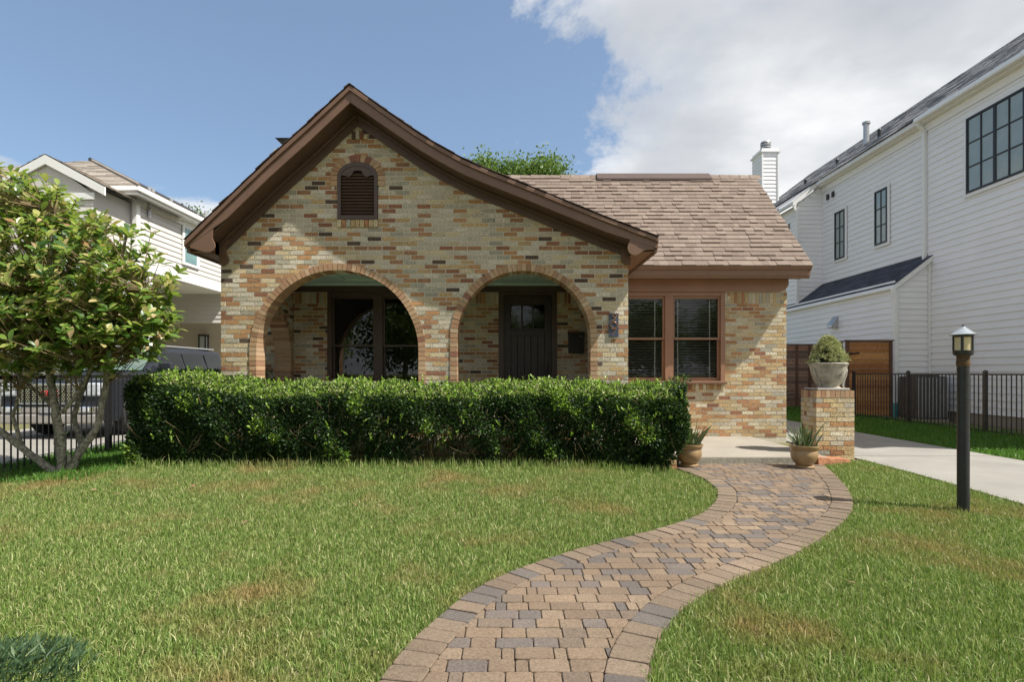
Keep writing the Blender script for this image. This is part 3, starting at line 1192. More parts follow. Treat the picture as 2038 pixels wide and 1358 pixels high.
def west_iv(z):
    iv = [(YF + WT, YBACK)]
    return subtract(iv, arch_iv(SA, z, SA['r'] + .007))


ww = Wall((GXL, 0, 0), (0, 1, 0), (-1, 0, 0))
mb = MB()
ww.mortar(mb, west_iv, 0.0, 3.3, .27, step=.05)
west = mb.build('side_wall', 'mortar', house)
rest = MB()
for b in ww.bricks(west_iv, .05, 3.2):
    ww.piece(rest, *b[:6], -.012, rng.uniform(-.001, .004))
wi = Wall((GXL + .285, 0, 0), (0, 1, 0), (1, 0, 0))
for b in wi.bricks(lambda z: [(max(p, YF + WT), min(q, YB)) for p, q in west_iv(z) if p < YB], PFLOOR, 3.05):
    wi.piece(rest, *b[:6], -.012, rng.uniform(-.001, .003))
o = rest.build('brick_facing', 'brick', west)
o['kind'] = 'stuff'
fn, n = arch_fn(SA, SILL)
for i in range(n):
    a, b = fn((i + .06) / n), fn((i + .94) / n)
    q = [a[0], a[1], b[1], b[0]]
    MB().prism(q, 0, GXL - .012, GXL + .30).build('arch_brick', 'brick_arch', west)
ew = Wall((WXR, 0, 0), (0, 1, 0), (1, 0, 0))
mb = MB()
ew.mortar(mb, lambda z: [(YB + .012, YBACK)], 0.0, 3.3, .25, step=.3)
for z0, z1 in ((3.3, 3.8), (3.8, 4.6), (4.6, 5.5)):
    pass
mb.prism([(YB, 3.3), (YBACK - 1.0, 3.3), (12.7, 5.55)], 0, WXR - .25, WXR - .008)
east_w = mb.build('side_wall', 'mortar', house)
rest = MB()
for b in ew.bricks(lambda z: [(YB + .004, YBACK)], ZW0 - .01, 3.3):
    ew.piece(rest, *b[:6], -.012, rng.uniform(-.001, .004))
o = rest.build('brick_facing', 'brick_warm', east_w)
o['kind'] = 'stuff'
MB().box(GXL + .28, WXR - .26, YBACK - .2, YBACK, 0, 3.3).build('back_wall', 'mortar', house)
# porch east wall (between porch and outside, below the gable's right eave)
box('porch_end_wall', 'mortar', house, GXR - .26, GXR - .008, YF + WT, YB - .01, 0, 3.25)
pw = Wall((GXR, 0, 0), (0, 1, 0), (1, 0, 0))
rest = MB()
for b in pw.bricks(lambda z: [(YF - .0, YB - .012)], .05, 3.18):
    pw.piece(rest, *b[:6], -.012, rng.uniform(-.001, .004))
o = rest.build('brick_facing', 'brick', front_wall)
o['kind'] = 'stuff'
pw = Wall((GXR - .27, 0, 0), (0, 1, 0), (-1, 0, 0))
rest = MB()
for b in pw.bricks(lambda z: [(YF + WT, YB - .012)], PFLOOR, 3.05):
    pw.piece(rest, *b[:6], -.012, rng.uniform(-.001, .004))
o = rest.build('brick_facing', 'brick', front_wall)
o['kind'] = 'stuff'

# --- porch floor, ceiling, header beam
box('porch_floor', 'porch', house, GXL + .30, GXR - .28, YF + WT + .015, YB - .015, 0, PFLOOR)
ceil = box('porch_ceiling', 'mint', house, GXL + .29, GXR - .275, YF + WT + .005, YB - .02, 3.10, 3.13)
x = GXL + .34
while x < GXR - .32:
    box('ceiling_board', 'mint', ceil, x + .003, x + .085, YF + WT + .01, YB - .03, 3.088, 3.099)
    x += .09
MB().prism([(YB - .11, 3.087), (YB - .03, 3.087), (YB - .03, 3.04)], 0, GXL + .3, GXR - .28).build('ceiling_moulding', 'mint', house)
hatch = MB()
for x0, x1, y0, y1 in ((-3.0, -2.2, 9.55, 9.62), (-3.0, -2.2, 10.2, 10.27), (-3.0, -2.93, 9.63, 10.19), (-2.27, -2.2, 9.63, 10.19)):
    hatch.box(x0, x1, y0, y1, 3.062, 3.086)
hatch.build('attic_hatch_frame', 'mint', house)
MB().box(GXL + .31, GXR - .29, YB - .052, YB - .012, 2.93, 3.04).build('header_beam', 'brown_dark', house, bev=.005)
# rooms behind the windows stay closed, so they go dark by themselves
MB().box(GXL + .3, WXR - .27, YB + .27, YBACK - .22, .6, .62).build('room_floor', 'inside', house)
MB().box(GXL + .3, WXR - .27, YB + .27, YBACK - .22, 3.15, 3.17).build('room_ceiling', 'inside', house)
MB().box(1.5, 1.56, YB + .28, YBACK - .23, .63, 3.14).build('room_partition', 'inside', house)


# --- windows
def sash_window(x0, x1, z0, z1, name, mat, glass_mat, blinds, tapes):
    yf = YB - .03
    w = MB()
    fwid = .085
    w.box(x0, x0 + fwid, yf, YB + .14, z0, z1)
    w.box(x1 - fwid, x1, yf, YB + .14, z0, z1)
    w.box(x0 + fwid, x1 - fwid, yf + .004, YB + .14, z1 - .075, z1)
    w.box(x0 - .0, x1 + .0, yf - .03, YB + .14, z0 - .0, z0 + .045)
    mid = (x0 + x1) / 2
    w.box(mid - .075, mid + .075, yf + .006, YB + .138, z0 + .045, z1 - .075)
    wo_ = w.build(name, mat, house, bev=.004)
    for a, b in ((x0 + fwid, mid - .075), (mid + .075, x1 - fwid)):
        za, zb = z0 + .045, z1 - .075
        zm = za + (zb - za) * .5
        st, br = .038, .065
        # upper sash sits forward of the lower one
        for zz0, zz1, yq, lowrail, uprail in ((zm - .018, zb, YB + .012, .036, .045), (za, zm + .018, YB + .055, br, .036)):
            s_ = MB()
            s_.box(a, a + st, yq, yq + .04, zz0, zz1)
            s_.box(b - st, b, yq, yq + .04, zz0, zz1)
            s_.box(a + st, b - st, yq + .001, yq + .039, zz1 - uprail, zz1)
            s_.box(a + st, b - st, yq + .001, yq + .039, zz0, zz0 + lowrail)
            so = s_.build('sash', mat, wo_, bev=.003)
            MB().quad((a + st - .004, yq + .02, zz0 + lowrail - .004), (b - st + .004, yq + .02, zz0 + lowrail - .004), (b - st + .004, yq + .02, zz1 - uprail + .004), (a + st - .004, yq + .02, zz1 - uprail + .004)).build('pane', glass_mat, wo_)
        if blinds:
            bb = MB()
            z = za + .05
            while z < zb - .03:
                bb.add([(a + .01, YB + .15, z), (b - .01, YB + .15, z), (b - .01, YB + .19, z + .012), (a + .01, YB + .19, z + .012)], [(0, 1, 2, 3)])
                bb.box(a + .01, b - .01, YB + .148, YB + .151, z - .001, z + .004)
                z += .052
            bb.box(a + .01, b - .01, YB + .15, YB + .2, zb - .05, zb - .01)
            bo = bb.build('blind', 'blind', wo_)
            for tx in tapes:
                MB().box(a + (b - a) * tx - .009, a + (b - a) * tx + .009, YB + .142, YB + .1465, za + .02, zb - .02).build('blind_tape', 'blind_tape', wo_)
    return wo_


sash_window(*WIN[0][:2], *WIN[0][2:], 'porch_window', 'brown_dark', 'glass_porch', False, ())
wn = sash_window(*WIN[1][:2], *WIN[1][2:], 'wing_window', 'window_brown', 'glass', True, (.15, .83))
wn['label'] = 'pair of brown sash windows with dark blinds'
MB().box(WIN[1][0] - .0, WIN[1][1] + .02, YB - .085, YB - .014, 1.207, 1.242).build('window_sill', 'brown', house, bev=.004)

# --- door
d0, d1, dz0, dz1 = DOOR
dm = MB()
dm.box(d0, d0 + .10, YB - .02, YB + .13, dz0, dz1)
dm.box(d1 - .10, d1, YB - .02, YB + .13, dz0, dz1)
dm.box(d0 + .10, d1 - .10, YB - .018, YB + .13, dz1 - .055, dz1)
door = dm.build('front_door', 'brown_dark', house, bev=.004)
door['label'] = 'dark stained plank door with three small panes'
a, b = d0 + .10, d1 - .10
dl = MB()
yd = YB + .05
zc0, zc1 = 2.26, 2.70
dl.box(a, a + .13, yd, yd + .045, dz0, dz1 - .055)
dl.box(b - .13, b, yd, yd + .045, dz0, dz1 - .055)
dl.box(a + .13, b - .13, yd, yd + .045, zc1, dz1 - .055)
dl.box(a + .13, b - .13, yd, yd + .045, zc0 - .14, zc0)
dl.box(a + .13, b - .13, yd, yd + .045, dz0, dz0 + .2)
pwid = (b - a - .26) / 3
for i in (1, 2):
    xx = a + .13 + pwid * i
    dl.box(xx - .018, xx + .018, yd + .002, yd + .043, zc0, zc1)
dl.build('door_frame', 'door', door, bev=.004)
box('door_shelf', 'door', door, a + .1, b - .1, yd - .035, yd - .001, zc0 - .035, zc0 - .008, .004)
nb = 5
for i in range(nb):
    x0 = a + .13 + (b - a - .26) * i / nb
    x1 = a + .13 + (b - a - .26) * (i + 1) / nb
    box('door_plank', 'door', door, x0 + .003, x1 - .003, yd + .012, yd + .035, dz0 + .2, zc0 - .14, .004)
for i in range(3):
    x0, x1 = a + .13 + pwid * i + .018, a + .13 + pwid * (i + 1) - .018
    MB().quad((x0 - .01, yd + .022, zc0 - .01), (x1 + .01, yd + .022, zc0 - .01), (x1 + .01, yd + .022, zc1 + .01), (x0 - .01, yd + .022, zc1 + .01)).build('door_pane', 'glass', door)
hb = MB().tube([(b - .07, yd - .05, 1.42), (b - .07, yd - .06, 1.62)], .011)
hb.box(b - .10, b - .04, yd - .015, yd - .001, 1.38, 1.7)
hb.build('door_handle', 'black', door)

# --- main roof and wing eave
YE, ZEV, YRG, ZRG = 10.30, 3.352, 12.72, 5.79
RX0, RX1 = -4.62, 5.44
sl = math.hypot(YRG - YE, ZRG - ZEV)
sdir = Vector((0, YRG - YE, ZRG - ZEV)).normalized()
sup = Vector((0, -sdir.z, sdir.y))
mb = MB()
for xs_ in [(RX0, RX1)]:
    p = [Vector((RX0, YE, ZEV)), Vector((RX1, YE, ZEV)), Vector((RX1, YRG, ZRG)), Vector((RX0, YRG, ZRG))]
    q = [w - sup * .06 for w in p]
    mb.add(p + q, [(0, 1, 2, 3), (7, 6, 5, 4), (0, 4, 5, 1), (1, 5, 6, 2), (2, 6, 7, 3), (3, 7, 4, 0)])
    p = [Vector((RX0, YRG, ZRG - .002)), Vector((RX1, YRG, ZRG - .002)), Vector((RX1, YBACK + .4, 2.95)), Vector((RX0, YBACK + .4, 2.95))]
    mb.add(p, [(0, 1, 2, 3)])
mroof = mb.build('main_roof', 'shingle_edge', house)
mroof['label'] = 'brown asphalt shingle roof over the window wing'
tabs = []
expo = sl / 24
for r in range(24):
    x = RX1 + .012 - rng.uniform(0, .02)
    while x > -1.6:
        w = rng.choice([.11, .14, .17, .20, .24])
        tabs.append((r, x - w, x, rng.choice([0, 0, 1])))
        x -= w


def tab_geo(mb, r, x0, x1, hi, ox=0, oy=0, oz=0):
    a = r * expo - (.02 if r == 0 else .0) - hi * .004
    b = min((r + 1) * expo + .035, sl)
    t0 = .019 + hi * .012
    A, B = Vector((0, YE, ZEV)) + sdir * a, Vector((0, YE, ZEV)) + sdir * b
    A2, B2 = A + sup * t0, B + sup * .0035
    v_ = []
    for xx in (x0 + .0015, x1 - .0015):
        for p_ in (A, B, B2, A2):
            v_.append((xx - ox, p_.y - oy, p_.z - oz))
    mb.add(v_, [(0, 3, 2, 1), (4, 5, 6, 7), (3, 7, 6, 2), (0, 4, 7, 3), (1, 2, 6, 5), (0, 1, 5, 4)])


stuffm = MB()
big = [t for t in tabs if t[1] > 1.0]
big.sort(key=lambda t: (t[0], -t[1]))
bigset = set(big[:300])
cache = {}
for t in tabs:
    r, x0, x1, hi = t
    if t in bigset:
        P0 = Vector((0, YE, ZEV)) + sdir * (r * expo)
        key = (round(x1 - x0, 3), hi, r == 0)
        if key not in cache:
            m_ = MB()
            rr = 0 if r == 0 else 1
            q0 = Vector((0, YE, ZEV)) + sdir * (rr * expo)
            tab_geo(m_, rr, 0, x1 - x0, hi, 0, q0.y, q0.z)
            o = m_.build('shingle', 'shingle', mroof)
            cache[key] = o.data
        else:
            o = link(bpy.data.objects.new('shingle', cache[key]), mroof)
        o.location = (x0, P0.y, P0.z)
    else:
        tab_geo(stuffm, r, x0, x1, hi)
o = stuffm.build('upper_shingles', 'shingle', mroof)
o['kind'] = 'stuff'
# ridge caps and the long ridge vent
mb = MB()
x = -2.4
while x < RX1 - .02:
    z = ZRG + .012 + rng.uniform(-.004, .006)
    mb.add([(x, YRG - .13, z - .115), (x + .24, YRG - .13, z - .125), (x + .24, YRG, z + .005), (x, YRG, z + .018), (x + .24, YRG + .13, z - .13), (x, YRG + .13, z - .12)], [(0, 1, 2, 3), (3, 2, 4, 5)])
    x += .22
mb.build('ridge_caps', 'shingle', mroof)
xv0, xv1 = (1188 - 1015) * 12.6 / 1140, (1415 - 1015) * 12.6 / 1140
mb = MB()
mb.add([(xv0, YRG - .2, ZRG - .115), (xv1, YRG - .2, ZRG - .115), (xv1, YRG, ZRG + .06), (xv0, YRG, ZRG + .06), (xv0, YRG + .2, ZRG - .11), (xv1, YRG + .2, ZRG - .11), (xv0, YRG - .2, ZRG - .155), (xv1, YRG - .2, ZRG - .155)],
       [(0, 1, 2, 3), (3, 2, 5, 4), (6, 7, 1, 0)])
mb.build('ridge_vent', 'shingle_rake', mroof)
# crown, fascia and bed mouldings of the wing eave
GX0 = 1.80
mb = MB()
prof = [(10.75, 3.175), (10.44, 3.175), (10.44, 3.135), (10.40, 3.135), (10.395, 3.165), (10.365, 3.185), (10.36, 3.275), (10.33, 3.285), (10.30, 3.315), (10.285, 3.335), (10.285, 3.352), (10.75, 3.352)]
mb.prism(prof[::-1], 0, GX0, RX1 - .005)
mb.build('wing_eave', 'brown_light', house)
MB().quad((GX0, 10.44, 3.1735), (RX1 - .02, 10.44, 3.1735), (RX1 - .02, YB - .06, 3.1735), (GX0, YB - .06, 3.1735)).build('wing_soffit', 'window_brown', house)
fz = [(GXR + .004, 2.935), (5.05, 2.935), (5.12, 2.955), (5.16, 3.0), (5.19, 3.03), (5.21, 3.05), (5.21, 3.172), (GXR + .004, 3.172)]
flat_board('wing_frieze', fz, YB - .045, YB - .013, 'window_brown', house)
MB().prism([(YE + .02, ZEV - .10), (YE + .02, ZEV - .005), (YRG, ZRG - .03), (YRG, ZRG - .18)][::-1], 0, RX1 - .035, RX1 - .006).build('barge_board', 'brown', house)

# --- chimney on the west side
ch = MB()
cx0, cx1, cy0, cy1 = -5.0, -4.355, 11.0, 12.3
ch.box(cx0 + .012, cx1, cy0 + .012, cy1 - .012, 0, 2.6)
ch.prism([(-4.65, 2.6), (-4.05, 2.6), (-4.05, 5.84), (-4.65, 5.84)][::-1], 1, 11.312, 12.188)
chim = ch.build('chimney', 'mortar', house)
rest = MB()
cf = Wall((0, cy0, 0), (1, 0, 0), (0, -1, 0))
for b in cf.bricks(lambda z: [(cx0, cx1 - .004)], .05, 2.6):
    cf.piece(rest, *b[:6], -.02, rng.uniform(-.001, .004))
cf = Wall((0, 11.3, 0), (1, 0, 0), (0, -1, 0))
for b in cf.bricks(lambda z: [(-4.662, -4.05)], 2.62, 5.84):
    cf.piece(rest, *b[:6], -.02, rng.uniform(-.001, .004))
for xx_, y0_, y1_, z0_, z1_ in ((cx0, cy0, cy1, .05, 2.6), (-4.662, 11.304, 12.2, 2.62, 5.84)):
    cs = Wall((xx_, 0, 0), (0, 1, 0), (-1, 0, 0))
    for b in cs.bricks(lambda z: [(y0_ + .004, y1_)], z0_, z1_):
        cs.piece(rest, *b[:6], -.02, rng.uniform(-.001, .004))
o = rest.build('brick_facing', 'brick', chim)
o['kind'] = 'stuff'
cap = MB()
cap.add([(-4.5, 11.45, 5.93), (-4.15, 11.45, 5.93), (-4.15, 12.05, 5.93), (-4.5, 12.05, 5.93), (-4.64, 11.3, 6.06), (-4.0, 11.3, 6.06), (-4.0, 12.2, 6.06), (-4.64, 12.2, 6.06)], [(0, 1, 5, 4), (1, 2, 6, 5), (2, 3, 7, 6), (3, 0, 4, 7), (4, 5, 6, 7)])
cap.box(-4.45, -4.2, 11.5, 12.0, 5.835, 5.94)
cap.build('chimney_cap', 'black', chim)

# --- walk slab and things on the house
sl_o = MB().box(2.1, 4.52, 8.15, YB - .006, 0, .222).build('walk_slab', 'slab', bev=.012)
struct(sl_o, 'concrete walk slab along the window wing')
box('slab_riser', 'slab_edge', sl_o, 2.12, 4.50, 8.142, 8.149, .08, .205)

pl = thing('house_number_plaque', 'narrow slate blue plaque with copper house number beside the right arch', 'plaque', (1.553, YF - .012, 1.955))
MB().box(-.072, .072, -.014, 0, 0, .355).build('plate', 'plaque', pl, bev=.003)


def strokes(pts, r=.006):
    return MB().tube([(p[0], -.021, p[1]) for p in pts], r, 6)


strokes([(-.028, .338), (.048, .338), (.016, .282), (-.028, .338), (.016, .282), (.045, .318)][:4]).build('digit_nine', 'copper', pl)
strokes([(.048, .338), (.03, .292), (.008, .262), (-.032, .238)]).build('digit_nine_tail', 'copper', pl)
strokes([(.048 * math.cos(a) + .0, .178 + .048 * math.sin(a)) for a in np.linspace(0, 2 * math.pi, 22)]).build('digit_zero', 'copper', pl)
strokes([(-.035, .118), (.042, .118), (.004, .072), (-.03, .02)]).build('digit_seven', 'copper', pl)

mbx = thing('mailbox', 'black metal mailbox on the brick wall beside the front door', 'mailbox', (1.231, YB - .012, 1.78))
MB().box(-.14, .14, -.10, 0, 0, .36).build('box_body', 'black', mbx, bev=.006)
MB().prism([(-.125, .355), (-.125, .372), (-.0, .41), (-.0, .361)], 0, -.152, .152).build('lid', 'black', mbx, bev=.003)
box('tab_plate', 'galv', mbx, .065, .10, -.104, -.1015, .31, .32)

# ------------------------------------------------------------------ pillar with urn
PX0, PX1, PY0, PY1 = 4.545, 5.11, 8.5, 8.95
PT = 1.155
pz = gz(4.8, 8.7)
pil = thing('brick_pillar', 'square brick pillar with stone cap at the edge of the driveway', 'pillar', ((PX0 + PX1) / 2, (PY0 + PY1) / 2, pz))
ox, oy = (PX0 + PX1) / 2, (PY0 + PY1) / 2
hx, hy = (PX1 - PX0) / 2, (PY1 - PY0) / 2
H = PT - pz
MB().box(-hx + .012, hx - .012, -hy + .012, hy - .012, 0, H - .004).build('core', 'mortar', pil)
course = .0705
nc = int((H - .12) / course)
zz = H - .115 - nc * course


def pill_brick(x0, x1, y0, y1, z0, z1, mat='brick_warm'):
    MB().box((x0 - x1) / 2, (x1 - x0) / 2, (y0 - y1) / 2, (y1 - y0) / 2, 0, z1 - z0).build('brick', mat, pil, loc=((x0 + x1) / 2, (y0 + y1) / 2, z0))


for i in range(nc):
    z0, z1 = zz + i * course + .004, zz + (i + 1) * course - .005
    j = .0045
    cuts = [(-hx, -hx + .205), (-hx + .205, -hx + .41), (-hx + .41, hx)] if i % 2 else [(-hx, -hx + .10), (-hx + .10, -hx + .305), (-hx + .305, hx - .05)]
    if i % 2 == 0:
        cuts[-1] = (-hx + .305, hx)
    cy = [(-hy + .1, -hy + .28), (-hy + .28, hy)] if i % 2 else [(-hy + .10, -hy + .20), (-hy + .20, hy)]
    for s_, (a, b) in ((-1, cuts[0]), (-1, cuts[1]), (-1, cuts[2])):
        e = rng.uniform(0, .003)
        pill_brick(a + (j if a > -hx else 0), b - (j if b < hx else 0), -hy - e, -hy + .10, z0, z1)
        pill_brick(a + (j if a > -hx else 0), b - (j if b < hx else 0), hy - .10, hy, z0, z1)
    for a, b in cy:
        e = rng.uniform(0, .003)
        if b >= hy:
            b = hy - .10
        if b - a < .03:
            continue
        pill_brick(-hx - e, -hx + .10, a + j, b - j, z0, z1)
        pill_brick(hx - .10, hx + e, a + j, b - j, z0, z1)
nf = 8
for i in range(nf):
    a, b = -hx + 2 * hx * i / nf, -hx + 2 * hx * (i + 1) / nf
    for y0, y1 in ((-hy - .004, -hy + .1), (hy - .1, hy + .004)):
        pill_brick(a + .003, b - .003, y0, y1, H - .108, H - .004, 'brick_arch')
nf = 4
for i in range(nf):
    a, b = -hy + .1 + (2 * hy - .2) * i / nf, -hy + .1 + (2 * hy - .2) * (i + 1) / nf
    for x0, x1 in ((-hx - .004, -hx + .1), (hx - .1, hx + .004)):
        pill_brick(x0, x1, a + .003, b - .003, H - .108, H - .004, 'brick_arch')
MB().box(-.25, .235, -.2, .2, H + .001, H + .032).build('cap_stone', 'cap', pil, bev=.008)

UZ = PT + .033
ux, uy = 4.85, 8.73
urn = thing('stone_urn', 'weathered pale stone urn with scroll handles on the brick pillar', 'urn', (ux, uy, UZ))
MB().lathe([(0, 0), (.165, 0), (.165, .012), (.145, .022), (.15, .035), (.178, .07), (.212, .14), (.235, .22), (.25, .30), (.262, .34), (.272, .352), (.274, .372), (.262, .38), (.238, .378), (.228, .33), (0, .32)], n=40).build('bowl', 'urn', urn, smooth=True)
for sgn in (-1, 1):
    pts = [(sgn * .262, 0, .335), (sgn * .255, -.03, .27), (sgn * .235, -.045, .19), (sgn * .20, -.05, .11), (sgn * .175, -.05, .06), (sgn * .185, -.05, .02), (sgn * .205, -.05, .012)]
    MB().tube([(p[0] * .97, p[1] - .03, p[2]) for p in pts], [.012, .013, .014, .014, .014, .012, .008], 8).build('scroll_handle', 'urn', urn, smooth=True)
for k in range(4):
    a = R(-90 + (k - 1.5) * 34)
    c = (math.cos(a) * .236, math.sin(a) * .236, .215)
    MB().tube([(c[0] - .02, c[1], c[2] + .03), (c[0], c[1] - .004, c[2] - .03), (c[0] + .02, c[1], c[2] + .03)], .007, 6).build('relief_swag', 'urn', urn, smooth=True)
MB().lathe([(0, .335), (.23, .335)], n=24).build('potting_soil', 'bed', urn)
MB().box(-.195, -.165, -.06, -.052, .30, .475).build('plant_tag', 'blind_tape', urn)


def needles_mesh(pts, dirs, per, ln, wd, spread):
    """small two-triangle sprigs around given points"""
    n = len(pts) * per
    P = np.repeat(pts, per, 0) + nrg.normal(0, .012, (n, 3))
    D = np.repeat(dirs, per, 0) + nrg.normal(0, spread, (n, 3))
    D /= np.linalg.norm(D, axis=1, keepdims=True)
    S = np.cross(D, nrg.normal(0, 1, (n, 3)))
    S /= np.linalg.norm(S, axis=1, keepdims=True) + 1e-9
    l = ln * nrg.uniform(.6, 1.2, (n, 1))
    v = np.stack([P - S * wd, P + S * wd, P + D * l], 1).reshape(-1, 3)
    f = np.arange(n * 3).reshape(-1, 3)
    return v, f


spr = thing('dwarf_spruce', 'small pale green dwarf spruce growing in the stone urn', 'shrub', (ux, uy, UZ + .336))
pts, dirs = [], []
for k in range(330):
    a = rng.uniform(0, 2 * math.pi)
    z = rng.random() ** .8
    rad = .245 * (1 - z) ** .62 * rng.uniform(.72, 1.08) + .02
    p = Vector((math.cos(a) * rad * 1.0, math.sin(a) * rad, .035 + z * .40))
    d = Vector((math.cos(a), math.sin(a), .5 + z)).normalized()
    L0 = Vector((0, 0, p.z * .75))
    for q in range(4):
        t = .82 + .09 * q
        pts.append(tuple(L0.lerp(p, t)))
        dirs.append(tuple(d))
v_, f_ = needles_mesh(np.array(pts), np.array(dirs), 12, .032, .0035, .75)
np_mesh('foliage', v_, f_, ['spruce'], spr)
MB().tube([(0, 0, 0), (0, 0, .36)], [.016, .005], 6).build('stem', 'twig', spr)
MB().lathe([(.0, .03), (.15, .05), (.165, .13), (.12, .24), (.06, .33), (0, .38)], n=14).build('inner_growth', 'hedge', spr)


# ------------------------------------------------------------------ pots with snake plants
def blade_leaf(mb, base, lean, h, w, bend, turn, n=7):
    b = Vector(base)
    c, s_ = math.cos(turn), math.sin(turn)
    la, lb = [], []
    for i in range(n + 1):
        t = i / n
        p = b + Vector((lean[0] * (t + bend * t * t), lean[1] * (t + bend * t * t), h * t * (1 - .18 * bend * t)))
        ww_ = w * (.75 + .5 * t) * max(0.02, (1 - t ** 3.2))
        tw = turn + t * .5
        q = Vector((math.cos(tw), math.sin(tw), 0)) * ww_
        m_ = Vector((-math.sin(tw), math.cos(tw), 0)) * ww_ * .35
        la.append((tuple(p - q), tuple(p + m_), tuple(p + q)))
    v_, f_ = [], []
    for a in la:
        v_ += a
    for i in range(n):
        k = 3 * i
        f_ += [(k, k + 1, k + 4, k + 3), (k + 1, k + 2, k + 5, k + 4)]
    mb.add(v_, f_)


def pot_with_plant(x, y, seed, lab_pot, lab_plant, tall):
    r_ = random.Random(seed)
    z = gz(x, y) + .032
    pt = thing('clay_pot', lab_pot, 'pot', (x, y, z), group='glazed pots flanking the walk')
    MB().lathe([(0, 0), (.128, 0), (.132, .018), (.118, .03), (.10, .036), (.112, .05), (.145, .09), (.168, .145), (.172, .185), (.166, .222), (.160, .236), (.168, .243), (.182, .268), (.190, .290), (.190, .302), (.178, .304), (.165, .285), (.16, .26), (0, .255)], n=40).build('pot_body', 'pot', pt, smooth=True)
    MB().lathe([(0, .268), (.163, .268)], n=24).build('potting_soil', 'bed', pt)
    sp = thing('snake_plant', lab_plant, 'plant', (x, y, z + .268), group='snake plants in the pots')
    for i in range(30):
        a = r_.uniform(0, 2 * math.pi)
        rad = r_.uniform(.01, .125)
        h = r_.uniform(.20, .36)
        ln = r_.uniform(.02, .13)
        aa = a + r_.uniform(-.5, .5)
        mb_ = MB()
        blade_leaf(mb_, (math.cos(a) * rad, math.sin(a) * rad, -.01), (math.cos(aa) * ln, math.sin(aa) * ln), h, r_.uniform(.014, .024), r_.uniform(.1, .6), r_.uniform(-.6, .6))
        mb_.build('leaf', 'snake', sp, smooth=True)
    for (bx, by, lx, ly, h, w) in tall:
        mb_ = MB()
        blade_leaf(mb_, (bx, by, -.01), (lx, ly), h, w, .35, r_.uniform(-.4, .4), 9)
        mb_.build('leaf', 'snake', sp, smooth=True)


pot_with_plant(2.475, 7.92, 3, 'round ochre glazed pot between the hedge end and the slab', 'snake plant with one tall upright leaf next to the hedge end', [(-.015, 0, .012, 0, .56, .015), (.03, .02, .2, 0, .30, .016), (.05, -.02, .05, 0, .44, .010)])
pot_with_plant(4.005, 7.80, 9, 'round ochre glazed pot standing beside the brick pillar', 'snake plant with spreading spiky leaves next to the brick pillar', [(-.05, 0, -.15, 0, .40, .015), (0, .02, -.02, 0, .43, .021), (.06, 0, .2, 0, .42, .016), (-.08, -.03, -.13, 0, .25, .014)])

# red clay edging piece at the pillar foot, low brick edging at the hedge end
ed = MB()
cx, cy, cz = 4.72, 8.30, gz(4.7, 8.3)
pts_l = []
n = 12
for i in range(n + 1):
    t = i / n
    pts_l.append((4.30 + .62 * t, 8.10 + .28 * t, .135 - .07 * t + rng.uniform(-.006, .006)))
v_, f_ = [], []
for i, (px_, py_, h_) in enumerate(pts_l):
    w_ = .085 + rng.uniform(-.01, .01)
    v_ += [(px_ - cx + w_ * .3, py_ - cy - w_, -.02), (px_ - cx + w_ * .25, py_ - cy - w_ * .9, h_ - .012), (px_ - cx - w_ * .25, py_ - cy + w_ * .9, h_ + rng.uniform(0, .012)), (px_ - cx - w_ * .3, py_ - cy + w_, -.02)]
for i in range(n):
    k = 4 * i
    for q in range(3):
        f_.append((k + q, k + q + 1, k + q + 5, k + q + 4))
f_ += [(3, 2, 1, 0), (4 * n, 4 * n + 1, 4 * n + 2, 4 * n + 3)]
o = MB().add(v_, f_).build('edging_stone', 'red_clay', loc=(cx, cy, cz))
tag(o, 'rough reddish clay edging block lying at the pillar foot', 'edging')
eb = thing('brick_edging', 'short stack of old edging bricks under the hedge end', 'edging', (2.08, 7.86, gz(2.08, 7.86)))
for r_ in range(2):
    for i in range(4):
        MB().box(-.042, .042, -.09, .09, 0, .062).build('brick', 'brick_warm', eb, loc=(-.13 + i * .09 + rng.uniform(-.006, .006), rng.uniform(-.015, .015), .0 + r_ * .066), bev=.005)

# ------------------------------------------------------------------ lamp post
lx, ly = 4.447, 5.62
lz = gz(lx, ly)
lamp = thing('garden_lamp', 'black garden lamp post with conical cap and amber panes', 'lamp', (lx, ly, lz - .02))
hz = 1.90 - lz
MB().tube([(0, 0, 0), (0, 0, hz - .345)], .052, 20).build('post', 'lamp_black', lamp, smooth=True)
MB().lathe([(.053, hz - .40), (.06, hz - .37), (.056, hz - .345), (.054, hz - .30), (.078, hz - .285)], n=24).build('collar', 'rust_ring', lamp, smooth=True)
MB().lathe([(0, hz - .288), (.078, hz - .288), (.084, hz - .27), (.084, hz - .243), (.0, hz - .243)], n=28).build('lamp_base', 'lamp_black', lamp, smooth=True)
MB().lathe([(.074, hz - .243), (.074, hz - .10)], n=24).build('lamp_glass', 'amber', lamp, smooth=True)
for k in range(5):
    a = R(-62 + 72 * k)
    MB().box(-.011, .011, -.006, .006, hz - .244, hz - .098).build('glazing_bar', 'lamp_black', lamp, loc=(.080 * math.cos(a), .080 * math.sin(a), 0)).rotation_euler = (0, 0, a + R(90))
MB().lathe([(.084, hz - .112), (.086, hz - .096), (0, hz - .096)], n=28).build('top_ring', 'lamp_black', lamp, smooth=True)
MB().lathe([(0, hz - .093), (.112, hz - .093), (.116, hz - .086), (.095, hz - .078), (.012, hz - .008), (.010, hz), (0, hz + .002)], n=32).build('cap', 'lamp_cap', lamp, smooth=True)
MB().lathe([(0, hz - .005), (.012, hz - .004), (.010, hz + .008), (0, hz + .009)], n=12).build('finial', 'lamp_black', lamp)


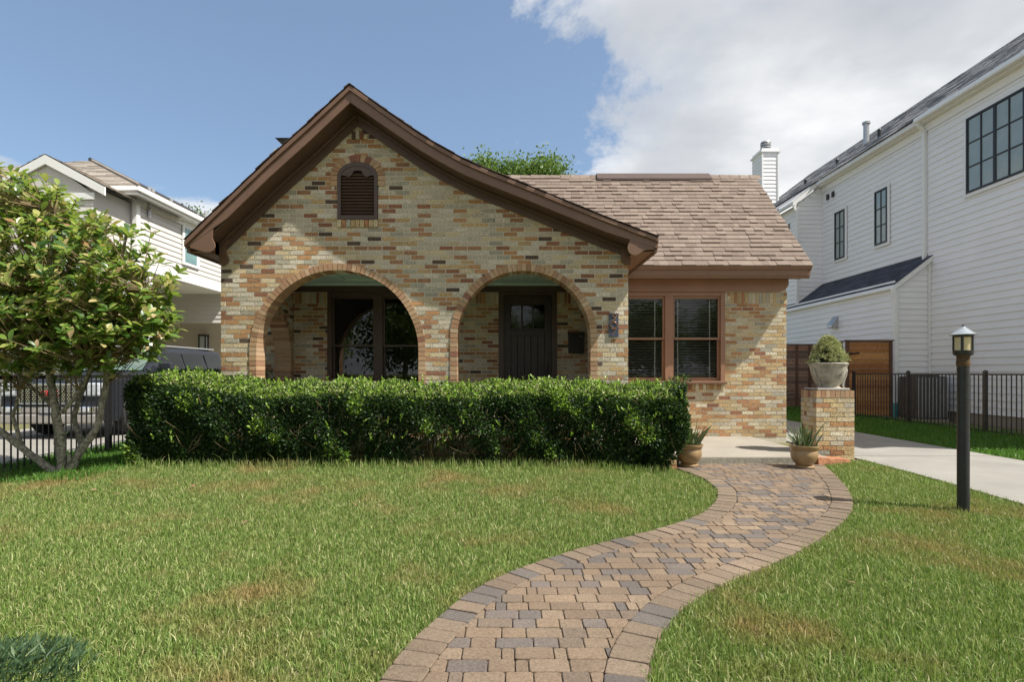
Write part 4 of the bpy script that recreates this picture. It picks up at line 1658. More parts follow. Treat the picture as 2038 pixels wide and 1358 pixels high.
# ------------------------------------------------------------------ iron fences
def iron_fence(name, label, x, y0, y1, ztop, zbot_fn, posts, step, mat, rail=.032, foot=.05):
    f = thing(name, label, 'fence', (x, (y0 + y1) / 2, 0), group=None)
    yc = (y0 + y1) / 2
    MB().box(-.016, .016, y0 - yc, y1 - yc, ztop - rail, ztop).build('top_rail', mat, f)
    a, b = gz(x, y0) + foot, gz(x, y1) + foot
    MB().add([(-.014, y0 - yc, a), (.014, y0 - yc, a), (.014, y1 - yc, b), (-.014, y1 - yc, b), (-.014, y0 - yc, a + .028), (.014, y0 - yc, a + .028), (.014, y1 - yc, b + .028), (-.014, y1 - yc, b + .028)], [(0, 3, 2, 1), (4, 5, 6, 7), (0, 1, 5, 4), (1, 2, 6, 5), (2, 3, 7, 6), (3, 0, 4, 7)]).build('bottom_rail', mat, f)
    for p in posts:
        po = MB().box(-.03, .03, -.03, .03, gz(x, p) - .05, ztop + .045)
        po.add([(-.038, -.038, ztop + .046), (.038, -.038, ztop + .046), (.038, .038, ztop + .046), (-.038, .038, ztop + .046), (0, 0, ztop + .075)], [(0, 1, 4), (1, 2, 4), (2, 3, 4), (3, 0, 4), (3, 2, 1, 0)])
        po.build('post', mat, f, loc=(0, p - yc, 0))
    y = y0 + step
    mesh = None
    zb = gz(x, (y0 + y1) / 2) + .02
    while y < y1 - .02:
        if all(abs(y - p) > .05 for p in posts):
            if mesh is None:
                o_ = MB().box(-.0075, .0075, -.0075, .0075, zb, ztop - rail + .006).build('picket', mat, f)
                mesh = o_.data
            else:
                o_ = link(bpy.data.objects.new('picket', mesh), f)
            o_.location = (0, y - yc, 0)
        y += step
    return f


iron_fence('iron_fence', 'dark iron picket fence on the grass strip before the white house', 9.42, 8.6, 15.75, 1.40, None, [8.62, 11.35, 13.55, 15.7], .108, 'rusty_black')
iron_fence('iron_fence', 'black iron picket fence behind the multi-stemmed tree', -6.6, 5.6, 11.6, 1.385, None, [5.62, 7.05, 9.43, 11.58], .104, 'black', .055)

# ------------------------------------------------------------------ timber fences
def plank_fence(name, label, x0, x1, y, ztop, mat, posts, plank=.145, group=None):
    z0 = gz((x0 + x1) / 2, y)
    f = thing(name, label, 'fence', ((x0 + x1) / 2, y, z0), group=group)
    cx = (x0 + x1) / 2
    z = .05
    while z < ztop - z0 - .03:
        h = min(plank, ztop - z0 - z)
        MB().box(x0 - cx, x1 - cx, 0, .02, 0, h - .003).build('plank', mat, f, loc=(0, rng.uniform(-.004, .004), z), bev=.003)
        z += plank
    for p in posts:
        MB().box(-.045, .045, -.03, -.0045, -.05, ztop - z0).build('post', 'wood_post', f, loc=(p - cx, 0, 0), bev=.004)
    MB().box(x0 - cx - .02, x1 - cx + .02, -.05, .04, ztop - z0, ztop - z0 + .035).build('cap_rail', 'wood_post', f, bev=.004)
    return f


plank_fence('plank_fence', 'weathered horizontal plank fence across the end of the driveway', 5.3, 10.85, 19.5, 2.36, 'wood_old', [5.4, 7.2, 8.5, 9.76, 10.2])
plank_fence('plank_fence', 'short weathered plank panel joining the stained gate behind the urn', 8.92, 9.36, 16.10, 2.28, 'wood_old', [8.97])
gate = plank_fence('plank_gate', 'warm stained horizontal plank gate with iron strap hinge beside the white house', 9.40, 10.72, 16.05, 2.30, 'wood_new', [9.44, 10.66])
MB().tube([(-.60, -.045, 1.78), (-.40, -.045, 1.78), (-.34, -.045, 1.80), (-.28, -.045, 1.78)], [.03, .02, .026, .004], 8).build('strap_hinge', 'black', gate)

# ------------------------------------------------------------------ white house on the right
WHX = 12.0
wh = thing('white_house', 'tall white lap-sided house with black grid windows and grey roof', 'house', (WHX, 18, 0))
wo3 = Vector(wh.location)
board_cache = {}
LIP = .028


def board_mesh(length, expo_, mat, taper=None):
    key = (round(length, 3), expo_, mat)
    if key in board_cache and taper is None:
        return board_cache[key]
    hh = expo_ + .02
    a = 0 if taper is None else taper
    v_ = [(0, 0, 0), (length, 0, 0), (length, -LIP, 0), (0, -LIP, 0), (a, 0, hh), (length, 0, hh), (length, -.004, hh), (a, -.004, hh)]
    me = bpy.data.meshes.new('siding_board')
    me.from_pydata(v_, [], [(3, 2, 1, 0), (4, 5, 6, 7), (3, 7, 6, 2), (0, 1, 5, 4), (0, 4, 7, 3), (1, 2, 6, 5)])
    me.materials.append(M[mat])
    me.update()
    if taper is None:
        board_cache[key] = me
    return me


def siding(parent, origin_off, start, direction, length, z0, z1, expo_, mat, name, th=.1, top_fn=None):
    """direction: unit vector along the boards; outward is to the right-hand side of it (dir x Z)"""
    d = Vector(direction)
    out = d.cross(Vector((0, 0, 1)))
    s0 = Vector(start)
    ang = math.atan2(d.y, d.x)
    wall_len = length
    a, b = s0 + out * -.004, s0 + d * wall_len + out * -.004
    c, e = b - out * th, a - out * th
    zt = z1
    mb_ = MB()
    vs_ = [tuple(Vector((p.x, p.y, z)) - origin_off) for z in (z0, zt) for p in (a, b, c, e)]
    if top_fn is None:
        mb_.add(vs_, [(0, 3, 2, 1), (4, 5, 6, 7), (0, 1, 5, 4), (1, 2, 6, 5), (2, 3, 7, 6), (3, 0, 4, 7)])
    w_ = mb_.build(name, mat, parent) if top_fn is None else None
    z = z0
    while z < z1 - .01:
        e_ = min(expo_, z1 - z)
        l_, sh = wall_len, 0.0
        if top_fn:
            sh = max(0.0, top_fn(z))
            l_ = wall_len - sh
            if l_ < .05:
                break
        me = board_mesh(l_, expo_, mat)
        o_ = link(bpy.data.objects.new('siding_board', me), w_ or parent)
        o_.rotation_euler = (0, 0, ang)
        o_.location = Vector((s0.x + d.x * sh, s0.y + d.y * sh, z)) - origin_off
        z += expo_
    return w_


EX = .178
ZB, ZEA = .376, 8.56
# near part stands a little forward of the far part
siding(wh, wo3, (WHX - .10, 16.28, 0), (0, -1, 0), 8.28, ZB, ZEA, EX, 'white', 'near_wall')
siding(wh, wo3, (WHX, 22.0, 0), (0, -1, 0), 5.72, 3.4, ZEA, EX, 'white', 'upper_wall')
B1X, B1Y = 10.9, 16.2
siding(wh, wo3, (B1X, 24.5, 0), (0, -1, 0), 8.3, .45, 3.86, EX, 'white', 'bay_side_wall')
roofk = .84 / 1.06


def bay_top(z):
    return max(0.0, (z + .10 - 3.95) / roofk)


siding(wh, wo3, (B1X, B1Y, 0), (1, 0, 0), 1.02, .45, 3.86, .163, 'white', 'bay_front_wall')
tri = thing('x', 'x', 'x')
for k in ('label', 'category'):
    del tri[k]
tri.name = 'bay_gable'
tri.parent = wh
siding(tri, wo3, (B1X + .08, B1Y - .002, 0), (1, 0, 0), .94, 3.86, 4.72, .163, 'white', 'bay_gable_wall', top_fn=bay_top)
MB().prism([(B1X + .05 - wo3.x, 3.86), (WHX - .1 - wo3.x, 3.86), (WHX - .1 - wo3.x, 4.72)], 1, B1Y + .01 - wo3.y, B1Y + .1 - wo3.y).build('bay_gable_back', 'white', wh)


def wbox(name, mat, x0, x1, y0, y1, z0, z1, bev=0.0, parent=None):
    return MB().box(x0 - wo3.x, x1 - wo3.x, y0 - wo3.y, y1 - wo3.y, z0, z1).build(name, mat, parent or wh, bev=bev)


# corner boards, foundation
wbox('corner_board', 'white_trim', B1X - .045, B1X + .075, B1Y - .045, B1Y - .0365, .44, 3.88)
wbox('corner_board', 'white_trim', B1X - .047, B1X - .0385, B1Y - .036, B1Y + .09, .44, 3.88)
wbox('corner_board', 'white_trim', 11.80, 11.875, B1Y - .045, B1Y - .0365, .44, 4.55)
wbox('foundation', 'foundation', WHX - .09, WHX + 4, 8, 22, -.1, ZB)
wbox('foundation', 'foundation', B1X + .012, WHX - .1, B1Y + .012, 24.5, -.1, .45)
# bay roof
mb = MB()
A_ = Vector((B1X - .10, 0, 3.90))
B_ = Vector((WHX - .02, 0, 4.80))
n = 9
for i in range(n):
    p, q = A_.lerp(B_, i / n), A_.lerp(B_, (i + 1.15) / n)
    y = B1Y - .12
    while y < 24.5:
        w_ = rng.uniform(.25, .5)
        e_ = rng.choice([.012, .02])
        y2 = min(y + w_, 24.5)
        mb.add([(p.x - wo3.x, y - wo3.y, p.z), (p.x - wo3.x, y2 - wo3.y - .004, p.z), (q.x - wo3.x, y2 - wo3.y - .004, q.z), (q.x - wo3.x, y - wo3.y, q.z),
                (p.x - wo3.x, y - wo3.y, p.z + e_), (p.x - wo3.x, y2 - wo3.y - .004, p.z + e_), (q.x - wo3.x, y2 - wo3.y - .004, q.z + .004), (q.x - wo3.x, y - wo3.y, q.z + .004)],
               [(4, 5, 6, 7), (0, 1, 5, 4), (1, 2, 6, 5), (2, 3, 7, 6), (3, 0, 4, 7), (3, 2, 1, 0)])
        y = y2
o = mb.build('bay_roof', 'navy_roof', wh)
o['kind'] = 'stuff'
MB().ribbon([(B1X - .10 - wo3.x, 3.895), (WHX - .1 - wo3.x, 4.735)], [(B1X - .10 - wo3.x, 3.74), (WHX - .1 - wo3.x, 4.58)], B1Y - .11 - wo3.y, B1Y - .06 - wo3.y).build('bay_rake_board', 'white_trim', wh, bev=.004)
gut = [(0, 0), (-.03, -.09), (-.02, -.12), (.09, -.12), (.09, 0)]
MB().prism([(B1X - .10 + a - wo3.x, 3.895 + b) for a, b in gut][::-1], 1, B1Y - .12 - wo3.y, 24.5 - wo3.y).build('bay_gutter', 'white_trim', wh)
# main gutter and soffit
for y0, y1, x in ((8, 16.42, WHX - .42), (16.43, 22.3, WHX - .30)):
    MB().prism([(x + a * 1.3 - wo3.x, ZEA + .14 + b * 1.2) for a, b in gut][::-1], 1, y0 - wo3.y, y1 - wo3.y).build('gutter', 'white_trim', wh)
    wbox('soffit', 'white_trim', x + .12, WHX - .001 if y0 > 10 else WHX - .101, y0, y1, ZEA - .04, ZEA - .005)
    wbox('frieze', 'white_trim', (WHX if y0 > 10 else WHX - .10) - .045, (WHX if y0 > 10 else WHX - .10) - .0365, y0, y1, ZEA - .26, ZEA - .045)
# main roof slope
mb = MB()
A_ = Vector((WHX - .36, 0, ZEA + .15))
B_ = Vector((16.3, 0, 12.22))
n = 40
for i in range(n):
    p, q = A_.lerp(B_, i / n), A_.lerp(B_, (i + 1.1) / n)
    y = 7.6
    while y < 31:
        w_ = rng.uniform(.35, .9)
        y2 = min(y + w_, 31)
        e_ = rng.choice([.01, .018])
        mb.add([(p.x - wo3.x, y - wo3.y, p.z), (p.x - wo3.x, y2 - wo3.y, p.z), (p.x - wo3.x, y - wo3.y, p.z + e_), (p.x - wo3.x, y2 - wo3.y, p.z + e_), (q.x - wo3.x, y2 - wo3.y, q.z + .003), (q.x - wo3.x, y - wo3.y, q.z + .003)], [(0, 1, 3, 2), (2, 3, 4, 5)])
        y = y2
o = mb.build('main_roof', 'grey_roof', wh)
o['kind'] = 'stuff'
# closing walls so that the house is a solid
wbox('body', 'white', WHX + .11, 20.5, 8, 31, 0, ZEA - .05)
MB().quad((16.3 - wo3.x, 7.6 - wo3.y, 12.22), (16.3 - wo3.x, 31 - wo3.y, 12.22), (21 - wo3.x, 31 - wo3.y, 8.8), (21 - wo3.x, 7.6 - wo3.y, 8.8)).build('back_slope', 'grey_roof', wh)
# far upper bay
B2X, B2Y = 11.06, 22.0
siding(wh, wo3, (B2X, B2Y, 0), (1, 0, 0), WHX - B2X, 3.86, 7.95, .172, 'white', 'far_bay_front')
siding(wh, wo3, (B2X, 31.0, 0), (0, -1, 0), 9.0, 3.4, 7.85, EX, 'white', 'far_bay_side')
tri2 = bpy.data.objects.new('far_bay_gable', None)
link(tri2, wh)
siding(tri2, wo3, (B2X + .1, B2Y - .002, 0), (1, 0, 0), WHX - B2X - .1, 7.95, 8.62, .172, 'white', 'g', top_fn=lambda z: max(0.0, (z + .1 - 7.95) / .75))
MB().prism([(B2X - wo3.x, 7.95), (WHX - wo3.x, 7.95), (WHX - wo3.x, 8.66)], 1, B2Y + .01 - wo3.y, B2Y + .1 - wo3.y).build('far_bay_back', 'white', wh)
MB().ribbon([(B2X - .25 - wo3.x, 7.98), (WHX - .2 - wo3.x, 8.78)], [(B2X - .25 - wo3.x, 7.78), (WHX - .2 - wo3.x, 8.58)], B2Y - .12 - wo3.y, B2Y - .06 - wo3.y).build('far_rake_board', 'white_trim', wh)
MB().add([(B2X - .3 - wo3.x, B2Y - .15 - wo3.y, 7.99), (B2X - .3 - wo3.x, 31 - wo3.y, 7.99), (WHX + .2 - wo3.x, 31 - wo3.y, 9.08), (WHX + .2 - wo3.x, B2Y - .15 - wo3.y, 9.08)], [(0, 3, 2, 1)]).build('far_bay_roof', 'grey_roof', wh)
MB().prism([(B2X - .28 + a - wo3.x, 7.97 + b) for a, b in gut][::-1], 1, B2Y - .1 - wo3.y, 31 - wo3.y).build('gutter', 'white_trim', wh)
wbox('far_window', 'window_black', B2X - .05, B2X - .037, 22.6, 23.4, 5.6, 7.3)


def downspout(x, y, z0, z1, top_off, parent=wh):
    mb_ = MB()
    w_ = .045
    pts_ = [(x - top_off, y, z1), (x - top_off, y, z1 - .12), (x, y, z1 - .3), (x, y, z0)]
    for (a, b) in zip(pts_[:-1], pts_[1:]):
        v_ = []
        for p in (a, b):
            v_ += [(p[0] - w_ - wo3.x, p[1] - w_ - wo3.y, p[2]), (p[0] + w_ - wo3.x, p[1] - w_ - wo3.y, p[2]), (p[0] + w_ - wo3.x, p[1] + w_ - wo3.y, p[2]), (p[0] - w_ - wo3.x, p[1] + w_ - wo3.y, p[2])]
        mb_.add(v_, [(0, 1, 5, 4), (1, 2, 6, 5), (2, 3, 7, 6), (3, 0, 4, 7)])
    ds = mb_.build('downspout', 'white_trim', parent)
    MB().tube([(x - wo3.x, y - wo3.y, -.05), (x - wo3.x, y - wo3.y, z0 + .05)], .062, 12).build('drain_sleeve', 'teal', ds)


downspout(WHX - .16, 16.36, .45, ZEA + .05, .18)
downspout(B1X - .06, 16.12, .52, 3.80, .05)
downspout(B2X - .06, 21.94, 3.9, 7.85, .1)


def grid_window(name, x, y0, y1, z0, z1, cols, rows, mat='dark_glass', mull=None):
    """window in a wall whose outside is -X"""
    w_ = MB()
    fr = .055
    xo = x - wo3.x
    ya, yb = y0 - wo3.y, y1 - wo3.y
    w_.box(xo - .05, xo, ya, ya + fr, z0, z1)
    w_.box(xo - .05, xo, yb - fr, yb, z0, z1)
    w_.box(xo - .05, xo, ya + fr, yb - fr, z0, z0 + fr)
    w_.box(xo - .05, xo, ya + fr, yb - fr, z1 - fr, z1)
    ww_ = w_.build(name, 'window_black', wh)
    t_ = MB()
    tw_ = .09
    t_.box(xo - .035, xo - .001, ya - tw_, ya - .001, z0 - tw_, z1 + tw_)
    t_.box(xo - .035, xo - .001, yb + .001, yb + tw_, z0 - tw_, z1 + tw_)
    t_.box(xo - .034, xo - .002, ya, yb, z0 - tw_, z0 - .001)
    t_.box(xo - .034, xo - .002, ya, yb, z1 + .001, z1 + tw_)
    t_.build('window_trim', 'white_trim', ww_)
    pw_, ph_ = (yb - ya - 2 * fr) / cols, (z1 - z0 - 2 * fr) / rows
    for c in range(cols):
        for r_ in range(rows):
            a, b = ya + fr + c * pw_, ya + fr + (c + 1) * pw_
            p, q = z0 + fr + r_ * ph_, z0 + fr + (r_ + 1) * ph_
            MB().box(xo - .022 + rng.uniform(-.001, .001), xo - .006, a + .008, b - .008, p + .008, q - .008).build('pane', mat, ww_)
    for c in range(1, cols):
        k = .018 if not (mull and c % mull == 0) else .04
        MB().box(xo - .042, xo - .005, ya + fr + c * pw_ - k, ya + fr + c * pw_ + k, z0 + fr, z1 - fr).build('mullion', 'window_black', ww_)
    for r_ in range(1, rows):
        MB().box(xo - .040, xo - .004, ya + fr, yb - fr, z0 + fr + r_ * ph_ - .016, z0 + fr + r_ * ph_ + .016).build('muntin', 'window_black', ww_)
    return ww_


XF = .037
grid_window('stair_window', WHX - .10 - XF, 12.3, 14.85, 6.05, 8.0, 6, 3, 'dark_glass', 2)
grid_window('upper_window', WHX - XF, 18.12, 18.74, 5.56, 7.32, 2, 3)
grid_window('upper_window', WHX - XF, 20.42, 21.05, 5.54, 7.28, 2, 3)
for y in (21.2, 21.55):
    wbox('wall_vent', 'window_black', WHX - .07, WHX - .037, y - .07, y + .07, 7.93, 8.13)
# hooded exhaust vent on the bay
MB().prism([(19.3 - wo3.y, 2.95), (19.3 - wo3.y, 3.25), (18.98 - wo3.y, 3.25), (18.98 - wo3.y, 2.95)][::1], 0, B1X - .16 - wo3.x, B1X - .02 - wo3.x)
MB().add([(B1X - .02 - wo3.x, 18.98 - wo3.y, 2.92), (B1X - .02 - wo3.x, 19.3 - wo3.y, 2.92), (B1X - .02 - wo3.x, 18.98 - wo3.y, 3.3), (B1X - .02 - wo3.x, 19.3 - wo3.y, 3.3), (B1X - .24 - wo3.x, 18.98 - wo3.y, 2.92), (B1X - .24 - wo3.x, 19.3 - wo3.y, 2.92), (B1X - .24 - wo3.x, 18.98 - wo3.y, 3.0), (B1X - .24 - wo3.x, 19.3 - wo3.y, 3.0)],
         [(2, 3, 7, 6), (6, 7, 5, 4), (0, 2, 6, 4), (1, 5, 7, 3)]).build('exhaust_hood', 'galv', wh)
# roof pipes


def roof_z(x): return ZEA + .15 + (x - (WHX - .36)) * (12.22 - ZEA - .15) / (16.3 - WHX + .36)


for (u, v0, v1, X) in ((1724, 246, 284, 13.6), (1750, 258, 272, 13.0), (1666, 318, 336, 13.0), (1603, 358, 378, 13.0)):
    Y = X * 1140 / (u - 1015)
    zt = CAMZ + (742 - v0) * Y / 1140
    pp = MB().tube([(X - wo3.x, Y - wo3.y, roof_z(X) - .15), (X - wo3.x, Y - wo3.y, zt)], .06 if v1 - v0 < 30 else .1, 10)
    pp.lathe([(0, zt), (.14, zt - .02), (.14, zt + .06), (0, zt + .1)] if v1 - v0 > 30 else [(0, zt), (.06, zt), (.05, zt + .02), (0, zt + .02)], (X - wo3.x, Y - wo3.y, 0), 12)
    pp.build('roof_pipe', 'galv' if v1 - v0 > 30 else 'black', wh, smooth=True)
# siding-clad chimney at the back
wc = thing('white_chimney', 'white clapboard chimney with round metal flue behind the shingle roof', 'chimney', (12.75, 28.5, 8.2))
wco = Vector(wc.location)
siding(wc, wco, (12.32, 28.0, 0), (1, 0, 0), .80, 8.2, 12.2, .19, 'white', 'chimney_front')
siding(wc, wco, (12.32, 29.1, 0), (0, -1, 0), 1.1, 8.2, 12.2, .19, 'white', 'chimney_side')
MB().box(12.34 - wco.x, 13.1 - wco.x, 28.02 - wco.y, 29.1 - wco.y, 0, 3.99).build('chimney_core', 'white', wc)
for x0, x1 in ((12.29, 12.36), (13.06, 13.13)):
    MB().box(x0 - wco.x, x1 - wco.x, 27.95 - wco.y, 27.963 - wco.y, 0, 4.0).build('corner_board', 'white_trim', wc)
MB().box(12.24 - wco.x, 13.2 - wco.x, 27.92 - wco.y, 29.2 - wco.y, 4.0, 4.07).build('crown_plate', 'white_trim', wc)
fl = MB().lathe([(.17, 4.07), (.17, 4.24), (.25, 4.26), (.25, 4.31), (.15, 4.32), (.15, 4.37), (.25, 4.38), (.25, 4.44), (.15, 4.45), (.15, 4.50), (.25, 4.51), (.25, 4.57), (.15, 4.58), (.15, 4.62), (.25, 4.63), (.22, 4.70), (0, 4.72)], (12.72 - wco.x, 28.5 - wco.y, 0), 20)
fl.build('flue', 'galv', wc, smooth=True)

# condenser between fence and house
ac = thing('air_conditioner', 'dark condenser unit standing behind the iron fence', 'air conditioner', (11.2, 15.55, gz(11.2, 15.5)))
MB().box(-.43, .43, -.4, .4, 0, .08).build('base_pad', 'foundation', ac)
MB().box(-.40, .40, -.37, .37, .08, 1.22).build('coil_case', 'ac', ac, bev=.03)
for i in range(17):
    MB().box(-.008, .008, -.385, -.371, .12, 1.18).build('guard_bar', 'galv', ac, loc=(-.38 + .0475 * i, 0, 0))
MB().lathe([(0, 1.225), (.36, 1.225), (.38, 1.25), (.3, 1.27), (0, 1.27)], n=20).build('fan_top', 'black', ac)

# ------------------------------------------------------------------ grey house on the left
LHX, LHY = -10.77, 16.5
lh = thing('grey_house', 'pale grey lap-sided two-storey house with tan hip roof', 'house', (LHX, LHY, 0))
lo3 = Vector(lh.location)


def lbox(name, mat, x0, x1, y0, y1, z0, z1, bev=0.0, parent=None):
    return MB().box(x0 - lo3.x, x1 - lo3.x, y0 - lo3.y, y1 - lo3.y, z0, z1).build(name, mat, parent or lh, bev=bev)


siding(lh, lo3, (LHX, LHY, 0), (0, 1, 0), 12.5, 4.65, 6.42, .165, 'grey_siding', 'upper_side_wall')
siding(lh, lo3, (-20.2, LHY, 0), (1, 0, 0), 20.2 + LHX, 4.65, 6.42, .165, 'grey_siding', 'upper_front_wall')
siding(lh, lo3, (-20.2, LHY + .02, 0), (1, 0, 0), 7.6, .3, 4.65, .165, 'grey_siding', 'lower_front_wall')
lbox('body', 'grey_siding', -20.2, LHX - .11, LHY + .11, 29, 4.66, 6.42)
lbox('corner_board', 'white_trim', LHX - .08, LHX + .045, LHY - .045, LHY - .0365, 4.6, 6.42)
lbox('corner_board', 'white_trim', LHX + .0365, LHX + .045, LHY - .036, LHY + .12, 4.6, 6.42)
lbox('band_board', 'white_trim', LHX - .0, LHX + .045, LHY - .045, 29, 4.42, 4.64)
lbox('carport_ceiling', 'white_trim', -20, LHX - .001, LHY, 29, 4.44, 4.6)
lbox('column', 'white_trim', LHX - .22, LHX - .02, LHY + .6, LHY + .8, 0, 4.43, .01)
lbox('stucco_wall', 'stucco', -20, -8.4, 24.0, 24.3, 0, 4.4)
siding(lh, lo3, (-14.5, 22.0, 0), (1, 0, 0), 5.6, 3.33, 4.42, .165, 'grey_siding', 'carport_header')
lbox('house_door', 'window_black', -11.75, -11.0, 23.9, 23.99, .2, 2.9)
lbox('door_trim', 'white_trim', -11.9, -11.75, 23.88, 23.99, .2, 3.0)
# hip roof
EV = 6.66
hx0, hy0 = -10.39, 16.05
H_ = (-15.3, 20.96, 9.17)
mb = MB()


def sub(p): return (p[0] - lo3.x, p[1] - lo3.y, p[2])


def roof_quads(mb, a, b, c, d, n):
    """a-b eave, d-c ridge; laid in courses that step up a little"""
    a, b, c, d = map(Vector, (a, b, c, d))
    nn = (b - a).cross(d - a).normalized()
    if nn.z < 0:
        nn = -nn
    for i in range(n):
        p0, p1 = a.lerp(d, i / n), b.lerp(c, i / n)
        q0, q1 = a.lerp(d, min(1, (i + 1.1) / n)), b.lerp(c, min(1, (i + 1.1) / n))
        L = (p1 - p0).length
        m = max(1, int(L / .45))
        cuts = sorted([0.0, 1.0] + [min(.98, max(.02, (k + rng.uniform(-.3, .3)) / m)) for k in range(1, m)])
        for s, t in zip(cuts[:-1], cuts[1:]):
            e = nn * rng.choice([.012, .02])
            A, B = p0.lerp(p1, s), p0.lerp(p1, t)
            C, D = q0.lerp(q1, t), q0.lerp(q1, s)
            mb.add([sub(A), sub(B), sub(A + e), sub(B + e), sub(C + nn * .003), sub(D + nn * .003)], [(0, 1, 3, 2), (2, 3, 4, 5)])


roof_quads(mb, (hx0, hy0, EV), (hx0, 29.5, EV), (H_[0], 29.5, H_[2]), H_, 22)
roof_quads(mb, (-20.6, hy0, EV), (hx0, hy0, EV), H_, (-15.6, H_[1], H_[2]), 22)
o = mb.build('roof', 'tan_roof', lh)
o['kind'] = 'stuff'
MB().tube([sub((hx0, hy0, EV + .03)), sub((H_[0], H_[1], H_[2] + .03))], .05, 6).build('hip_cap', 'tan_roof', lh)
MB().tube([sub((H_[0], H_[1] - .1, H_[2] + .03)), sub((H_[0], 29.5, H_[2] + .03))], .07, 6).build('ridge_cap', 'navy_roof', lh)
MB().prism([(hx0 - a - lo3.x, EV + b * 1.2) for a, b in gut], 1, hy0 - lo3.y, 29.5 - lo3.y).build('gutter', 'white_trim', lh)
MB().prism([(hy0 + a - lo3.y, EV + b * 1.2) for a, b in gut][::-1], 0, -20.6 - lo3.x, hx0 - lo3.x).build('gutter', 'white_trim', lh)
lbox('soffit', 'white_trim', LHX + .001, hx0 - .05, hy0 + .05, 29.4, 6.43, 6.5)
lbox('soffit', 'white_trim', -20.5, LHX, hy0 + .05, LHY - .05, 6.43, 6.5)
lbox('frieze', 'white_trim', LHX + .0365, LHX + .05, LHY, 29, 6.26, 6.425)
# projecting front gable
GY = 15.0
gp = (-12.1, 7.12)
mb = MB()
for sx in (-1, 1):
    e = (gp[0] + sx * 1.55, 6.28)
    roof_quads(mb, (e[0], GY - .1, e[1]), (e[0], 18.5, e[1]), (gp[0], 18.5, gp[1]), (gp[0], GY - .1, gp[1]), 10)
    MB().ribbon([sub((gp[0], 0, gp[1] - .02))[::2], (e[0] - lo3.x, e[1] - .02)], [(gp[0] - lo3.x, gp[1] - .26), (e[0] - lo3.x, e[1] - .24)], GY - .1 - lo3.y, GY - .05 - lo3.y).build('gable_rake', 'white_trim', lh)
o = mb.build('gable_roof', 'tan_roof', lh)
o['kind'] = 'stuff'
siding(lh, lo3, (-13.3, GY, 0), (1, 0, 0), 2.4, 3.0, 6.1, .165, 'grey_siding', 'gable_front')
MB().prism([(-13.3 - lo3.x, 6.1), (-10.9 - lo3.x, 6.1), (gp[0] - lo3.x, gp[1] - .16)][::1], 1, GY - .012 - lo3.y, GY + .1 - lo3.y).build('gable_triangle', 'grey_siding', lh)
lbox('gable_band', 'white_trim', -13.35, -10.85, GY - .06, GY - .0365, 5.95, 6.12)
lbox('gable_side', 'grey_siding', -13.28, -10.92, GY + .1, LHY, 3.0, 6.3)
lw = lbox('front_window', 'white_trim', -12.75, -11.4, GY - .075, GY - .0375, 4.7, 5.94)
lbox('pane', 'teal_glass', -12.65, -11.5, GY - .085, GY - .076, 4.78, 5.86, parent=lw)
sw = lbox('side_window', 'white_trim', LHX + .0375, LHX + .075, 18.75, 19.75, 4.98, 6.25)
lbox('pane', 'teal_glass', LHX + .076, LHX + .085, 18.86, 19.55, 5.08, 6.2, parent=sw)
ln = thing('wall_lantern', 'square black wall lantern on the cream wall under the carport', 'lantern', (-12.75, 23.98, 2.35))
fr = MB()
for a in (-.13, .13):
    for b in (-.26, -.04):
        fr.box(a - .02, a + .02, b - .02, b + .02, 0, .6)
fr.box(-.16, .16, -.29, -.01, .6, .65)
fr.box(-.16, .16, -.29, -.01, -.04, 0)
fr.build('frame', 'black', ln)
MB().box(-.11, .11, -.24, -.06, .02, .58).build('lantern_glass', 'lens', ln)
for (u, v0, Y, X) in ((297, 372, 17.0, -10.7), (305, 376, 18, -11.2), (341, 396, 19.5, -11.4), (394, 424, 22.5, -12.0), (409, 420, 24, -12.4)):
    X = (u - 1015) * Y / 1140
    zt = CAMZ + (742 - v0) * Y / 1140
    MB().tube([sub((X, Y, zt - .9)), sub((X, Y, zt))], .05, 8).build('roof_pipe', 'galv', lh)

# ------------------------------------------------------------------ the parked car
CX, CY = -8.92, 11.15
cz = gz(CX, CY) + .02
car = thing('parked_car', 'large black sport utility car with chrome mesh grille parked in the neighbouring driveway', 'car', (CX, CY, cz))


def arc_pts(yc, r, a0, a1, n=10, zc=.40):
    return [(yc + r * math.cos(a), zc + r * math.sin(a)) for a in np.linspace(R(a0), R(a1), n)]


prof = [(.04, .30), (.0, .42), (-.02, .66), (.0, .98), (.05, 1.10), (.16, 1.16), (.8, 1.235), (1.45, 1.29), (5.12, 1.30), (5.2, .95), (5.22, .55), (5.15, .36)]
prof += arc_pts(4.05, .46, 0, 180, 10)
prof += [(3.5, .34), (1.55, .34)]
prof += arc_pts(1.0, .46, 0, 180, 10)
prof += [(.5, .32)]
MB().prism(prof, 0, -1.0, 1.0).build('body', 'car_black', car, bev=.05)
gh = MB()
gh.add([(-.93, 1.42, 1.29), (.93, 1.42, 1.29), (.93, 5.1, 1.29), (-.93, 5.1, 1.29), (-.74, 2.25, 1.86), (.74, 2.25, 1.86), (.76, 4.9, 1.86), (-.76, 4.9, 1.86), (-.70, 3.4, 1.91), (.70, 3.4, 1.91)],
       [(0, 1, 5, 4), (1, 2, 6, 9, 5), (2, 3, 7, 6), (3, 0, 4, 8, 7), (4, 5, 9, 8), (8, 9, 6, 7)])
gh.build('cabin', 'car_black', car, bev=.04)


def side_pt(y, z, s, o=.012):
    t = (z - 1.29) / .57
    return (s * (.93 - .185 * t + o), y, z)


